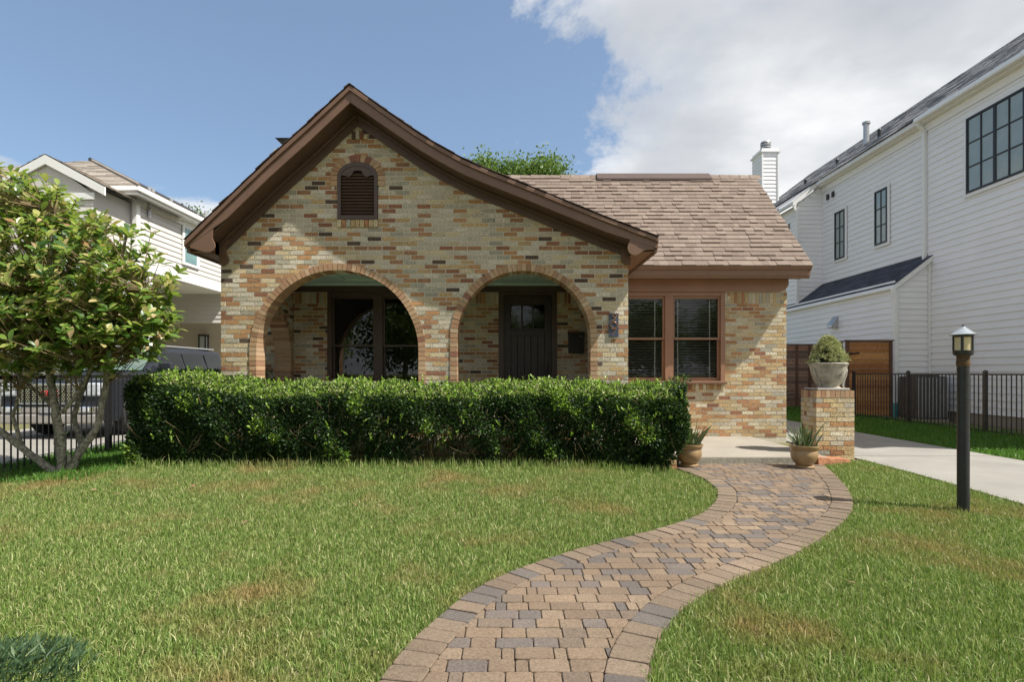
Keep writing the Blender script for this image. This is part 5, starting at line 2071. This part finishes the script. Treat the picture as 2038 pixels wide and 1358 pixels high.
for s in (-1, 1):
    for nm, (y0, y1, y2, y3) in (('front_side_window', (1.78, 2.95, 2.95, 2.38)), ('rear_side_window', (3.03, 3.98, 3.98, 3.03)), ('cargo_window', (4.06, 4.93, 4.80, 4.06))):
        q = [side_pt(y0, 1.335, s), side_pt(y1, 1.335, s), side_pt(y2, 1.78, s), side_pt(y3, 1.78, s)]
        MB().add(q, [(0, 1, 2, 3)] if s > 0 else [(3, 2, 1, 0)]).build(nm, 'car_glass', car)
    MB().tube([side_pt(1.7, 1.315, s, .018), side_pt(5.0, 1.315, s, .018)], .010, 6).build('window_chrome', 'chrome', car)
    MB().tube([(s * .66, 2.5, 1.93), (s * .66, 4.8, 1.93)], .022, 8).build('roof_rail', 'galv', car)
    MB().box(-.12, .12, -.09, .05, 0, .2).build('mirror', 'car_black', car, bev=.03, loc=(s * 1.06, 1.95, 1.33))
    MB().box(-.165, .165, -.05, .12, 0, .26).build('headlight', 'lens', car, bev=.035, loc=(s * .80, -.0, .84))
    MB().box(-.17, .17, -.03, .1, 0, .13).build('fog_light_housing', 'chrome', car, bev=.02, loc=(s * .70, -.045, .52))
    MB().box(-.11, .06, -.02, .02, 0, .085).build('fog_light', 'lens', car, bev=.01, loc=(s * .72, -.065, .543))
    for yw in (1.0, 4.05):
        wx = s * .86
        wl = bpy.data.objects.new('wheel', None)
        link(wl, car)
        wl.location = (wx, yw, .395)
        MB().lathe([(.27, -.12), (.36, -.125), (.392, -.09), (.395, 0), (.392, .09), (.36, .125), (.27, .12)], n=32, axis='x').build('tyre', 'tyre', wl, smooth=True)
        rim = MB().lathe([(.275, s * .105), (.262, s * .11), (.25, s * .08), (.245, -s * .08)], n=32, axis='x')
        rim.lathe([(0, s * .10), (.06, s * .10), (.07, s * .07), (0, s * .05)], n=16, axis='x')
        for k in range(12):
            a = 2 * math.pi * k / 12
            c_, s_ = math.cos(a), math.sin(a)
            w0, w1 = .016, .030
            rim.add([(s * .095, .05 * c_ - w0 * s_, .05 * s_ + w0 * c_), (s * .095, .05 * c_ + w0 * s_, .05 * s_ - w0 * c_), (s * .10, .255 * c_ + w1 * s_, .255 * s_ - w1 * c_), (s * .10, .255 * c_ - w1 * s_, .255 * s_ + w1 * c_),
                     (s * .07, .05 * c_ - w0 * s_, .05 * s_ + w0 * c_), (s * .07, .05 * c_ + w0 * s_, .05 * s_ - w0 * c_), (s * .075, .255 * c_ + w1 * s_, .255 * s_ - w1 * c_), (s * .075, .255 * c_ - w1 * s_, .255 * s_ + w1 * c_)],
                    [(0, 1, 2, 3), (0, 4, 5, 1), (2, 6, 7, 3), (1, 5, 6, 2), (3, 7, 4, 0)])
        rim.build('rim', 'chrome', wl)
        MB().lathe([(0, -s * .02), (.25, -s * .02)], n=24, axis='x').build('brake_shadow', 'tyre', wl)
MB().add([(-.80, 1.50, 1.335), (.80, 1.50, 1.335), (.66, 2.20, 1.82), (-.66, 2.20, 1.82)], [(0, 1, 2, 3)]).build('windscreen', 'windscreen', car, loc=(0, -.022, .018))
MB().box(-.98, .98, -.07, .12, .30, .50).build('bumper', 'car_silver', car, bev=.04)
MB().box(-.96, .96, -.055, .1, .505, .64).build('bumper_upper', 'car_silver', car, bev=.03)
MB().box(-.15, .15, -.085, -.071, .52, .63).build('number_plate', 'galv', car)
gr = MB()
gr.box(-.62, -.56, -.075, .03, .68, 1.10)
gr.box(.56, .62, -.075, .03, .68, 1.10)
gr.box(-.56, .56, -.073, .03, 1.05, 1.10)
gr.box(-.56, .56, -.073, .03, .68, .72)
grille = gr.build('grille', 'chrome', car, bev=.012)
MB().box(-.56, .56, -.02, -.015, .72, 1.05).build('grille_back', 'tyre', grille)
mesh = MB()
for r_ in range(9):
    z = .735 + r_ * .037
    mesh.box(-.555, .555, -.06, -.045, z - .0055, z + .0055)
    k = 0
    x = -.54 + (r_ % 2) * .024
    while x < .55:
        mesh.box(x - .006, x + .006, -.058, -.046, z + .006, z + .031)
        x += .048
mesh.build('grille_mesh', 'chrome', grille)
tx = bpy.data.curves.new('emblem', 'FONT')
tx.body = 'GMC'
tx.size = .16
tx.extrude = .006
tx.align_x = 'CENTER'
tx.materials.append(M['car_red'])
tmp = bpy.data.objects.new('emblem_text', tx)
em_me = bpy.data.meshes.new_from_object(tmp)
em_me.materials.clear()
em_me.materials.append(M['car_red'])
bpy.data.objects.remove(tmp)
em = link(bpy.data.objects.new('emblem', em_me), car)
em.rotation_euler = (R(90), 0, 0)
em.location = (0, -.066, .84)


# ------------------------------------------------------------------ plants: leaf geometry in numpy
def unit(a):
    return a / (np.linalg.norm(a, axis=-1, keepdims=True) + 1e-9)


def leaf_quads(P, D, Nn, L, W):
    """folded rhombic leaves: base, two sides, tip -> two triangles hinged on the midrib"""
    S = unit(np.cross(D, Nn))
    U = unit(np.cross(S, D))
    L = L[:, None]
    W = W[:, None]
    base, tip = P, P + D * L
    mid = P + D * L * .5 - U * W * .18
    a = mid + S * W + U * W * .35
    b = mid - S * W + U * W * .35
    v = np.stack([base, a, tip, b], 1).reshape(-1, 3)
    i = np.arange(len(P))[:, None] * 4
    f = np.concatenate([i + np.array([[0, 1, 2]]), i + np.array([[0, 2, 3]])], 0)
    return v, f


# --- the long clipped hedge
hedge = thing('clipped_hedge', 'long clipped evergreen hedge with clipped top coloured pale as in sun in front of the porch', 'hedge', (-1.3, 7.9, gz(-1.3, 7.9)))
ho = np.array(hedge.location)
HX0, HX1, HY0, HY1 = -5.0, 2.33, 7.45, 8.36


def htop(x):
    return 1.265 + .13 * ss(-3.0, -4.4, x) + .02 * np.sin(x * 2.3) + .012 * np.sin(x * 5.1 + 1)


def hedge_pts(n):
    """leaves along the clipped outline (front, rounded shoulder, top, back) and the two ends, thinning inwards"""
    x = nrg.uniform(HX0, HX1, n)
    zt = htop(x)
    z0 = g(x, 7.6 + 0 * x) + .02
    hf = zt - z0 - .30                       # front face up to the shoulder
    s = nrg.random(n) * (hf + .52 + .58 + .35)
    fr, sh, tp = s < hf, (s >= hf) & (s < hf + .52), (s >= hf + .52) & (s < hf + 1.10)
    th = np.clip((s - hf) / .52, 0, 1) * (np.pi / 2)
    y = np.where(fr, HY0, np.where(sh, HY0 + .36 * (1 - np.cos(th)), np.where(tp, HY0 + .36 + (s - hf - .52), HY1)))
    z = np.where(fr, z0 + s, np.where(sh, z0 + hf + .24 * np.sin(th), np.where(tp, z0 + hf + .24 + .06 * ss(0, .5, s - hf - .52), zt - (s - hf - 1.10) * 2.2)))
    ny = np.where(fr, -1.0, np.where(sh, -np.cos(th), np.where(tp, -.05, 1.0)))
    nzv = np.where(fr, 0.0, np.where(sh, np.sin(th), np.where(tp, 1.0, .1)))
    nx = np.zeros(n)
    end = nrg.random(n) < .13
    rgt = nrg.random(n) < .6
    x = np.where(end, np.where(rgt, HX1, HX0), x)
    y = np.where(end, nrg.uniform(HY0 + .03, HY1, n), y)
    z = np.where(end, z0 + nrg.random(n) * (zt - z0 - .04), z)
    nx = np.where(end, np.where(rgt, 1.0, -1.0), nx)
    ny = np.where(end, -.2, ny)
    nzv = np.where(end, .15, nzv)
    # the feet are thinner and drawn in; the face swells and sinks in clumps
    hgt = (z - z0) / (zt - z0)
    low_ = 1 - ss(.0, .42, hgt)
    wob = np.sin(x * 3.7 + z * 2.1) * np.sin(z * 5.3 - x * 1.3) + np.sin(x * 9.1 + z * 7.7) * .6 + np.sin(x * 17 + y * 13 - z * 11) * .35
    dpt = np.where(nrg.random(n) < .72, nrg.exponential(.07, n), nrg.exponential(.24, n)) - .055 * wob - .02 + .10 * low_
    x = x - nx * dpt - np.where(x > HX1 - .5, low_ * .22 * (x > HX1 - .35), 0)
    y = y - ny * dpt * .9
    z = z - nzv * dpt * .7
    keep = (z > z0 - .02)
    gap = (np.sin(x * 2.9 + 1.0) - .15 + np.sin(x * 5.3 + z * 6) * .7 + nrg.normal(0, .5, n)) > 1.05
    keep &= ~(gap & (hgt < .42) & (x < 1.5) & (x > -3.4) & (nrg.random(n) < .7))
    hole = ((np.abs(x + .85) < .42 + .12 * np.sin(z * 23)) & (hgt < .40)) | ((np.abs(x + .05) < .10) & (hgt < .36)) | ((np.abs(x + 2.0) < .09) & (hgt < .3))
    keep &= ~(hole & (nrg.random(n) < .9))
    return np.stack([x, y, z], 1)[keep], np.stack([nx, ny, nzv], 1)[keep], wob[keep]


P, out, wob = hedge_pts(215000)
x, y, z = P.T
n = len(P)
D = unit(out * .6 + nrg.normal(0, .7, (n, 3)) + np.array([0, 0, .25]))
NN = unit(out * .7 + nrg.normal(0, .6, (n, 3)) + np.array([0, 0, .35]))
L = nrg.uniform(.030, .052, n)
v_, f_ = leaf_quads(P - ho, D, NN, L, L * .27)
topm = out[:, 2] > .55  # pale on top, dark in front: sun and shade put into leaf colours
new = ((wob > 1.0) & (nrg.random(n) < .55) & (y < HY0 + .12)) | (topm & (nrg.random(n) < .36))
dry = topm & (nrg.random(n) < .38) & ~new  # clipped top leaves, coloured as sunlit
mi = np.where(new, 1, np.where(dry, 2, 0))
o = np_mesh('hedge_foliage', v_, f_, ['hedge', 'hedge_new', 'hedge_lit_top'], hedge, np.concatenate([mi, mi]))
o['kind'] = 'stuff'
# leggy shoots standing proud of the clipping
pts, dirs = [], []
for k in range(210):
    xx = rng.uniform(HX0 + .05, HX1)
    if rng.random() < .72:
        yy_ = rng.uniform(HY0 + .05, HY1)
        b_ = Vector((xx, yy_, float(htop(xx)) - .03))
        d_ = Vector((rng.gauss(0, .25), rng.gauss(0, .25), 1)).normalized()
    else:
        b_ = Vector((xx, HY0 - .02, rng.uniform(.5, 1.2)))
        d_ = Vector((rng.gauss(0, .4), -.6, .9)).normalized()
    ln_ = rng.uniform(.04, .13)
    for q in range(9):
        t = q / 8
        p = b_ + d_ * ln_ * t
        pts.append(tuple(p))
        a = rng.uniform(0, 6.28)
        dirs.append(tuple((d_ + Vector((math.cos(a), math.sin(a), .3)) * .9).normalized()))
P = np.array(pts)
D = np.array(dirs)
L = nrg.uniform(.03, .045, len(P))
v_, f_ = leaf_quads(P - ho, D, unit(D + nrg.normal(0, .5, D.shape) + np.array([0, -.2, .6])), L, L * .27)
o = np_mesh('new_shoots', v_, f_, ['hedge_new'], hedge)
o['kind'] = 'stuff'
mb = MB()
xx = HX0 + .2
while xx < HX1 - .1:
    for q in range(3):
        b_ = Vector((xx + rng.uniform(-.1, .1), 7.95 + rng.uniform(-.12, .12), gz(xx, 7.9) - .02))
        e_ = b_ + Vector((rng.uniform(-.3, .3), rng.uniform(-.36, .2), rng.uniform(.6, 1.0)))
        m_ = b_.lerp(e_, .5) + Vector((rng.uniform(-.06, .06), rng.uniform(-.05, .05), 0))
        mb.tube([b_ - Vector(ho), m_ - Vector(ho), e_ - Vector(ho)], [.013, .010, .005], 5)
    xx += .22
for q in range(90):
    xx = rng.uniform(HX0 + .1, HX1 - .1)
    zz_ = rng.uniform(.3, 1.05)
    b_ = Vector((xx, HY0 + .05, zz_)) - Vector(ho)
    d_ = Vector((rng.gauss(0, .5), -.25, rng.uniform(.3, 1))).normalized() * rng.uniform(.12, .3)
    mb.tube([b_, b_ + d_ * .5 + Vector((rng.uniform(-.02, .02), -.02, 0)), b_ + d_], [.0045, .0035, .002], 4)
mb.build('hedge_stems', 'twig', hedge)


# --- smaller hedge running back on the west side of the house
def small_hedge(name, label, x0, x1, y0, y1, zt, n):
    h = thing(name, label, 'hedge', ((x0 + x1) / 2, (y0 + y1) / 2, gz(x0, y0)))
    hh = np.array(h.location)
    X = nrg.uniform(x0, x1, n)
    Y = nrg.uniform(y0, y1, n)
    Z = hh[2] + (zt - hh[2]) * nrg.random(n) ** .45
    P = np.stack([X, Y, Z], 1)
    D = unit(nrg.normal(0, .7, (n, 3)) + np.array([.1, -.3, .5]))
    L = nrg.uniform(.03, .05, n)
    v, f = leaf_quads(P - hh, D, unit(nrg.normal(0, .6, (n, 3)) + np.array([0, -.2, .7])), L, L * .3)
    m = (nrg.random(n) < .15).astype(int)
    o = np_mesh('hedge_foliage', v, f, ['hedge', 'hedge_new'], h, np.concatenate([m, m]))
    o['kind'] = 'stuff'


small_hedge('side_hedge', 'darker low hedge along the west wall behind the clipped hedge', -5.95, -4.45, 8.95, 10.9, 1.46, 17000)

# --- multi-stemmed broad-leaved tree
TX, TY = -5.68, 7.22
tz = gz(TX, TY)
tree = thing('broadleaf_tree', 'multi-stemmed small tree with big yellowing leaves and lichen-grey stems', 'tree', (TX, TY, tz - .03))
stems = [
    [(0, 0, 0), (-.30, -.05, .26), (-.72, -.10, .62), (-1.05, -.15, 1.05), (-1.35, -.2, 1.8), (-1.5, -.2, 2.6)],
    [(.02, .06, 0), (-.10, .12, .40), (-.20, .18, .85), (-.30, .22, 1.4), (-.42, .25, 2.2), (-.5, .25, 3.3)],
    [(.05, -.04, 0), (.09, -.08, .45), (.02, -.12, .95), (-.04, -.16, 1.5), (.02, -.2, 2.3), (.08, -.2, 3.3)],
    [(.10, .0, 0), (.25, -.02, .25), (.48, .0, .62), (.56, .04, 1.15), (.52, .06, 1.7), (.72, .05, 2.5), (.85, 0, 3.1)],
    [(.02, .12, 0), (.12, .22, .35), (-.06, .30, .72), (.08, .42, 1.3), (.3, .5, 2.1), (.35, .55, 3.0)],
    [(-.42, -.07, .36), (-.50, -.10, .75), (-.36, -.15, 1.1), (-.40, -.2, 1.6)],
    [(.12, -.1, .80), (.38, -.16, 1.08), (.60, -.22, 1.42), (.95, -.3, 1.95), (1.25, -.3, 2.3)],
    [(.12, .02, .02), (.17, -.06, .17), (.20, -.10, .30)],
    [(-.2, .18, .85), (-.5, .05, 1.2), (-.85, -.1, 1.75), (-1.0, -.1, 2.4)],
]
mb = MB()
for i, s_ in enumerate(stems):
    P_ = [Vector(p) for p in s_]
    fine, rad = [], []
    r0 = (.052, .06, .052, .054, .044, .026, .024, .04, .026)[i]
    for a in range(len(P_) - 1):
        for q in range(5):
            t = q / 5
            p = P_[a].lerp(P_[a + 1], t) + Vector((rng.uniform(-.008, .008), rng.uniform(-.008, .008), 0))
            fine.append(p)
            tt = (a + t) / (len(P_) - 1)
            rad.append(r0 * (1 - .72 * tt) * rng.uniform(.93, 1.08) * (1.25 if tt < .08 else 1))
    fine.append(P_[-1])
    rad.append(r0 * .25)
    mb.tube(fine, rad, 9)
mb.build('trunk', 'bark', tree, smooth=True)

# twigs end in rosettes of leaves on an uneven crown
tips = []
lob = [(-.75, 0, 2.75, 1.35, 1.1, 1.15), (.45, -.1, 2.35, .95, .95, .95), (-1.5, -.1, 2.2, .9, 1.0, 1.1), (.0, -.35, 1.95, 1.1, .9, .62), (.78, -.1, 2.0, .78, .75, .55), (-.6, .1, 3.15, .8, .9, .75), (-.35, .2, 1.7, .9, .8, .5), (.55, -.1, 1.62, .55, .6, .4), (-.55, -.35, 1.5, .8, .5, .4), (.95, -.15, 1.85, .6, .6, .5), (1.0, -.1, 2.35, .55, .6, .6)]
while len(tips) < 2000:
    a = lob[rng.choices(range(len(lob)), [l[3] * l[4] * l[5] for l in lob])[0]]
    d = Vector((rng.gauss(0, 1), rng.gauss(0, 1), rng.gauss(0, 1))).normalized()
    r = rng.uniform(.3, 1.0) ** .5
    p = Vector((a[0] + d.x * a[3] * r, a[1] + d.y * a[4] * r, a[2] + d.z * a[5] * r))
    if p.z < (.98 if p.x < .2 else 1.12) + .35 * rng.random() ** 2 or p.x > 1.62:
        continue
    tips.append((p, d))
for p in [(.62, -.3, 3.25), (1.05, -.2, 2.95), (1.25, -.15, 3.05), (-.55, -.5, 4.0), (-.75, -.5, 4.05), (.3, -.4, 3.55), (1.5, -.2, 2.45), (1.58, -.25, 2.05), (.45, -.3, 3.4), (-.05, -.4, 3.7), (.8, -.2, 3.1), (1.4, -.2, 2.7)]:
    tips.append((Vector(p), Vector((.2, -.1, 1)).normalized()))
allst = [Vector(p) for s_ in stems[:7] for p in s_ if p[2] > .9]
mb = MB()
LP, LD, LN, LL = [], [], [], []
for p, d in tips:
    b_ = min(allst, key=lambda q: (q - p).length + (0 if q.z < p.z else .6))
    m_ = b_.lerp(p, .55) + Vector((0, 0, -.06)) + Vector((rng.uniform(-.06, .06), rng.uniform(-.06, .06), 0))
    mb.tube([b_, m_, p], [.008, .006, .0025], 4, cap=False)
    ax = (p - m_).normalized() * .5 + Vector((0, 0, .55)) + d * .3
    ax.normalize()
    u = ax.orthogonal().normalized()
    w = ax.cross(u)
    k = rng.randint(6, 9)
    for q in range(k):
        ang = q * 2.4 + rng.uniform(-.3, .3)
        tlt = rng.uniform(.35, 1.0)
        dd = (ax * tlt + (u * math.cos(ang) + w * math.sin(ang)) * rng.uniform(.7, 1.0)).normalized()
        LP.append(tuple(p - ax * rng.uniform(0, .13)))
        LD.append(tuple(dd))
        nn = (ax * 1.0 - dd * ax.dot(dd) + Vector((rng.gauss(0, .25), rng.gauss(0, .25), .25)))
        LN.append(tuple(nn.normalized()))
        LL.append(rng.uniform(.075, .155))
mb.build('twigs', 'twig', tree)
LP, LD, LN, LL = map(np.array, (LP, LD, LN, LL))


def leaf_shape():
    """unit leaf along +X, face up, obovate, folded along the midrib and drooping at the tip"""
    st = [(0, 0), (.12, .06), (.32, .17), (.58, .235), (.8, .19), (.94, .085), (1.0, 0)]
    v = []
    for t, w in st:
        dz = -.16 * t * t
        v += [(t, -w, dz + .28 * w), (t, 0, dz), (t, w, dz + .28 * w)]
    f = []
    for i in range(len(st) - 1):
        k = 3 * i
        f += [(k, k + 3, k + 4, k + 1), (k + 1, k + 4, k + 5, k + 2)]
    return np.array(v, float), f


LV, LF = leaf_shape()
LFt = np.array(LF)
S = unit(np.cross(LN, LD))
U = unit(np.cross(LD, S))
front = np.argsort(LP[:, 1] + np.abs(LP[:, 0] - .2) * .15)
pick = front[:900][::3][:300]
single = np.zeros(len(LP), bool)
single[pick] = True
leaf_me = bpy.data.meshes.new('leaf')
leaf_me.from_pydata([tuple(p) for p in LV], [], LF)
leaf_me.materials.append(M['magnolia'])
leaf_me.polygons.foreach_set('use_smooth', [True] * len(LF))
leaf_me.update()
for i in pick:
    o = link(bpy.data.objects.new('leaf', leaf_me), tree)
    mt = Matrix((LD[i], S[i], U[i])).transposed().to_4x4()
    mt = Matrix.Translation(Vector(LP[i])) @ mt @ Matrix.Scale(float(LL[i]), 4)
    o.matrix_local = mt
idx = np.where(~single)[0]
V = (LP[idx][:, None] + LL[idx][:, None, None] * (LV[None, :, 0:1] * LD[idx][:, None] + LV[None, :, 1:2] * S[idx][:, None] + LV[None, :, 2:3] * U[idx][:, None]))
nv = len(LV)
F = (np.arange(len(idx))[:, None, None] * nv + LFt[None]).reshape(-1, 4)
o = np_mesh('crown', V.reshape(-1, 3), F, ['magnolia'], tree)
o['kind'] = 'stuff'


# --- background trees
def crown_tree(name, label, base, height, lobes, n, leaf, mat='tree_leaf', group=None):
    t = thing(name, label, 'tree', base, group=group)
    w = np.array([l[3] ** 3 for l in lobes])
    w = w / w.sum()
    which = nrg.choice(len(lobes), n, p=w)
    lob = np.array(lobes)[which]
    d = unit(nrg.normal(0, 1, (n, 3)))
    r = nrg.random(n) ** .45
    nz_ = 1 + .22 * np.sin(d[:, 0] * 7 + which) * np.sin(d[:, 2] * 6 + 2 * which) + .15 * np.sin(d[:, 1] * 11)
    P = lob[:, :3] + d * (lob[:, 3] * r * nz_)[:, None] * np.array([1, 1, .85])
    # clumps: pull leaves to scattered centres so that gaps open between them
    cl = P[nrg.choice(n, max(8, n // 26))]
    near = nrg.integers(0, len(cl), n)
    mix = nrg.random(n) < .6
    P = np.where(mix[:, None], cl[near] + nrg.normal(0, leaf * 1.7, (n, 3)), P)
    D = unit(nrg.normal(0, .8, (n, 3)) + d * .4)
    L = nrg.uniform(.7, 1.25, n) * leaf
    v, f = leaf_quads(P, D, unit(nrg.normal(0, .6, (n, 3)) + np.array([0, 0, .7])), L, L * .30)
    c = np_mesh('crown', v, f, [mat], t)
    c['kind'] = 'stuff'
    mb_ = MB()
    top = max(l[2] for l in lobes)
    mb_.tube([(0, 0, -.1), (.1, 0, top * .35), (0, .1, top * .7)], [.22, .17, .08], 9)
    for l in lobes:
        mb_.tube([(.05, 0, top * .38), (l[0] * .5, l[1] * .5, l[2] * .75), tuple(l[:3])], [.11, .07, .02], 6)
    mb_.build('trunk', 'bark', t, smooth=True)
    return t


crown_tree('shade_tree', 'bright green leafy treetop showing above the shingle ridge', (0.35, 23.5, .1), 10.6,
           [(-1.25, 0, 9.25, 1.05), (.0, 0, 9.3, .85), (1.05, .2, 9.3, 1.05), (.2, .6, 8.4, 1.3), (-2.75, .3, 9.6, .4)], 26000, .13)
crown_tree('distant_tree', 'thin distant treetop behind the grey house eave', (-25.6, 45, .1), 15, [(0, 0, 13.2, 1.6), (.8, 0, 12.4, 1.5)], 2200, .25)
# the trees across the street and beyond the side yards, which the window panes mirror
src = None
for (bx, by, s, rz) in ((-7.5, -19, 1.0, 0), (-1.5, -21, .8, .5), (4.0, -20, .95, 1.3), (10, -19, .8, 3.1), (16, -21, .85, 2.6), (-14.5, -21, .9, 4.0), (-23, 9.5, 1.15, .8), (-27, 24, 1.2, 2.0)):
    lab = 'spreading leafy tree across the road from the house' if by < 0 else 'big leafy tree in the yard beyond the neighbouring driveway' if by < 15 else 'big leafy tree beyond the grey house'
    if src is None:
        src = crown_tree('street_tree', lab, (bx, by, 0), 9, [(0, 0, 6.2, 2.6), (-2, .3, 4.6, 2.0), (2, -.2, 4.8, 2.1), (.3, 1.5, 4.2, 2.0), (0, -1.6, 3.8, 1.9), (1.5, 0, 2.6, 1.6), (-1.5, 0, 2.5, 1.6)], 11000, .27, group='trees mirrored in the windows')
    else:
        c = src.copy()
        COL.objects.link(c)
        c.location = (bx, by, 0)
        c.scale = (s, s, s)
        c.rotation_euler = (0, 0, rz)
        c['label'] = lab
        for chd in list(src.children):
            k = chd.copy()
            COL.objects.link(k)
            k.parent = c

# --- blue-green tuft in the lawn's near corner
jx, jy = -2.42, 2.62
jun = thing('groundcover_tuft', 'low blue-green spiky tuft at the lawn edge', 'plant', (jx, jy, gz(jx, jy)))
n = 2000
ang = nrg.uniform(0, 2 * np.pi, n)
rad = nrg.random(n) ** .6 * .44
P = np.stack([np.cos(ang) * rad, np.sin(ang) * rad * .8, .11 * (1 - (rad / .44) ** 2) * nrg.random(n) ** .5], 1)
D = unit(np.stack([np.cos(ang) * .5, np.sin(ang) * .5, np.full(n, .7)], 1) + nrg.normal(0, .45, (n, 3)))
L = nrg.uniform(.04, .085, n)
v_, f_ = leaf_quads(P, D, unit(nrg.normal(0, 1, (n, 3)) + np.array([0, 0, .5])), L, L * .075)
np_mesh('blades', v_, f_, ['juniper'], jun)['kind'] = 'stuff'

# ------------------------------------------------------------------ grass


def grass(name, label, mat, X, Y, hmin, hmax, wid, parent=None, lean=.5):
    n = len(X)
    Z = g(X, Y)
    a = nrg.uniform(0, 2 * np.pi, n)
    h = nrg.uniform(hmin, hmax, n) * np.where(nrg.random(n) < .05, 1.6, 1.0)
    l = np.abs(nrg.normal(0, lean, n)) * h
    tx_, ty_ = np.cos(a) * l, np.sin(a) * l
    fa = nrg.uniform(0, np.pi, n)
    sx, sy = np.cos(fa), np.sin(fa)
    w = wid * nrg.uniform(.7, 1.3, n)
    B = np.stack([X, Y, Z - .004], 1)
    S_ = np.stack([sx * w, sy * w, np.zeros(n)], 1)
    Mi = B + np.stack([tx_ * .38, ty_ * .38, h * .58], 1)
    Ti = B + np.stack([tx_, ty_, h * (1 - .25 * np.minimum(1, l / h))], 1)
    v = np.stack([B - S_, B + S_, Mi + S_ * .8, Mi - S_ * .8, Ti], 1).reshape(-1, 3)
    i = np.arange(n)[:, None] * 5
    f = np.concatenate([i + np.array([[0, 1, 2]]), i + np.array([[0, 2, 3]]), i + np.array([[3, 2, 4]])], 0)
    o = np_mesh(name, v, f, [mat], parent)
    o['kind'] = 'stuff'
    if parent is None:
        tag(o, label, 'grass')
    return o


def scatter(x0, x1, y0, y1, dens):
    """density falls with distance from the viewer's side of the lawn"""
    n = int((x1 - x0) * (y1 - y0) * dens)
    X = nrg.uniform(x0, x1, n)
    Y = nrg.uniform(y0, y1, n)
    k = nrg.random(n) < np.clip(3.2 / np.maximum(Y, .5), .42, 1.0)
    return X[k], Y[k]


def patchy(X, Y):
    return .62 + .3 * np.sin(X * 1.7 + Y * 2.3) * np.sin(X * .9 - Y * 1.9 + 1) + nrg.normal(0, .25, len(X))


X, Y = scatter(-7.0, 2.6, 1.9, 8.0, 15000)
k = (X < xl(Y) - .0 + nrg.normal(0, .018, len(X))) & (np.abs(X) < Y * .95 + .6) & (np.hypot(X - TX, Y - TY) > .22)
k &= ~((Y > 7.35) & (X > -4.9) & (X < 2.3) & (nrg.random(len(X)) < .55))
k &= patchy(X, Y) > .08
X, Y = X[k], Y[k]
grass('lawn_grass', 'sunlit green and straw coloured lawn grass left of the path', 'grass', X, Y, .020, .062, .0029)
X, Y = scatter(.5, DXL, 1.9, 8.5, 15000)
k = (X > xr(Y) + nrg.normal(0, .018, len(X))) & (X < DXL - .0 + nrg.normal(0, .03, len(X))) & (np.abs(X) < Y * .95 + .6) & ~((X < 4.53) & (Y > 8.15)) & ~((X > 4.5) & (X < 5.15) & (Y > 8.4)) & (np.hypot(X - lx, Y - ly) > .06)
k &= patchy(X, Y) > .08
X, Y = X[k], Y[k]
grass('lawn_grass', 'green and straw coloured lawn grass between the path and the driveway', 'grass', X, Y, .020, .064, .0029)
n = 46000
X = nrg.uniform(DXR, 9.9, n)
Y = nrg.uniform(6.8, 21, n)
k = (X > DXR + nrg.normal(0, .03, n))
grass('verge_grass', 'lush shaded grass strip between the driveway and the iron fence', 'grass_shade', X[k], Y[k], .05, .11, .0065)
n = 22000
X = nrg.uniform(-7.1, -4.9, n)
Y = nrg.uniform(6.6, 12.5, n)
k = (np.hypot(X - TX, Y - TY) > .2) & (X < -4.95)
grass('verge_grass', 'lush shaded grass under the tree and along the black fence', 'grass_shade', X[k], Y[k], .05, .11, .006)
# longer unmown blades against the hedge foot
n = 2600
X = nrg.uniform(-4.9, 2.15, n)
Y = 7.38 + nrg.normal(0, .05, n)
grass('hedge_foot_grass', 'longer unmown grass blades along the hedge foot', 'grass', X, Y, .07, .16, .0032, lean=.35)

# dry leaves on the lawn
lf_src = None
for (u, v_px) in ((238, 983), (380, 964), (495, 1036), (65, 985), (180, 975), (1704, 1160), (95, 978), (700, 1000)):
    Y = 5.0
    for _ in range(40):
        X = (u - 1015) * Y / 1140
        Y = .5 * Y + .5 * (CAMZ - gz(X, Y) - .06) * 1140 / (v_px - 742)
    o = link(bpy.data.objects.new('fallen_leaf', lf_src.data if lf_src else leaf_me.copy()))
    if lf_src is None:
        lf_src = o
        o.data.materials.clear()
        o.data.materials.append(M['dry_leaf'])
    o.location = (X, Y, gz(X, Y) + .055)
    o.scale = (.07,) * 3
    o.rotation_euler = (rng.uniform(-.5, .5), rng.uniform(-.5, .5), rng.uniform(0, 6.28))
    tag(o, 'curled dry brown leaf lying on the lawn', 'leaf', 'fallen leaves on the lawn')
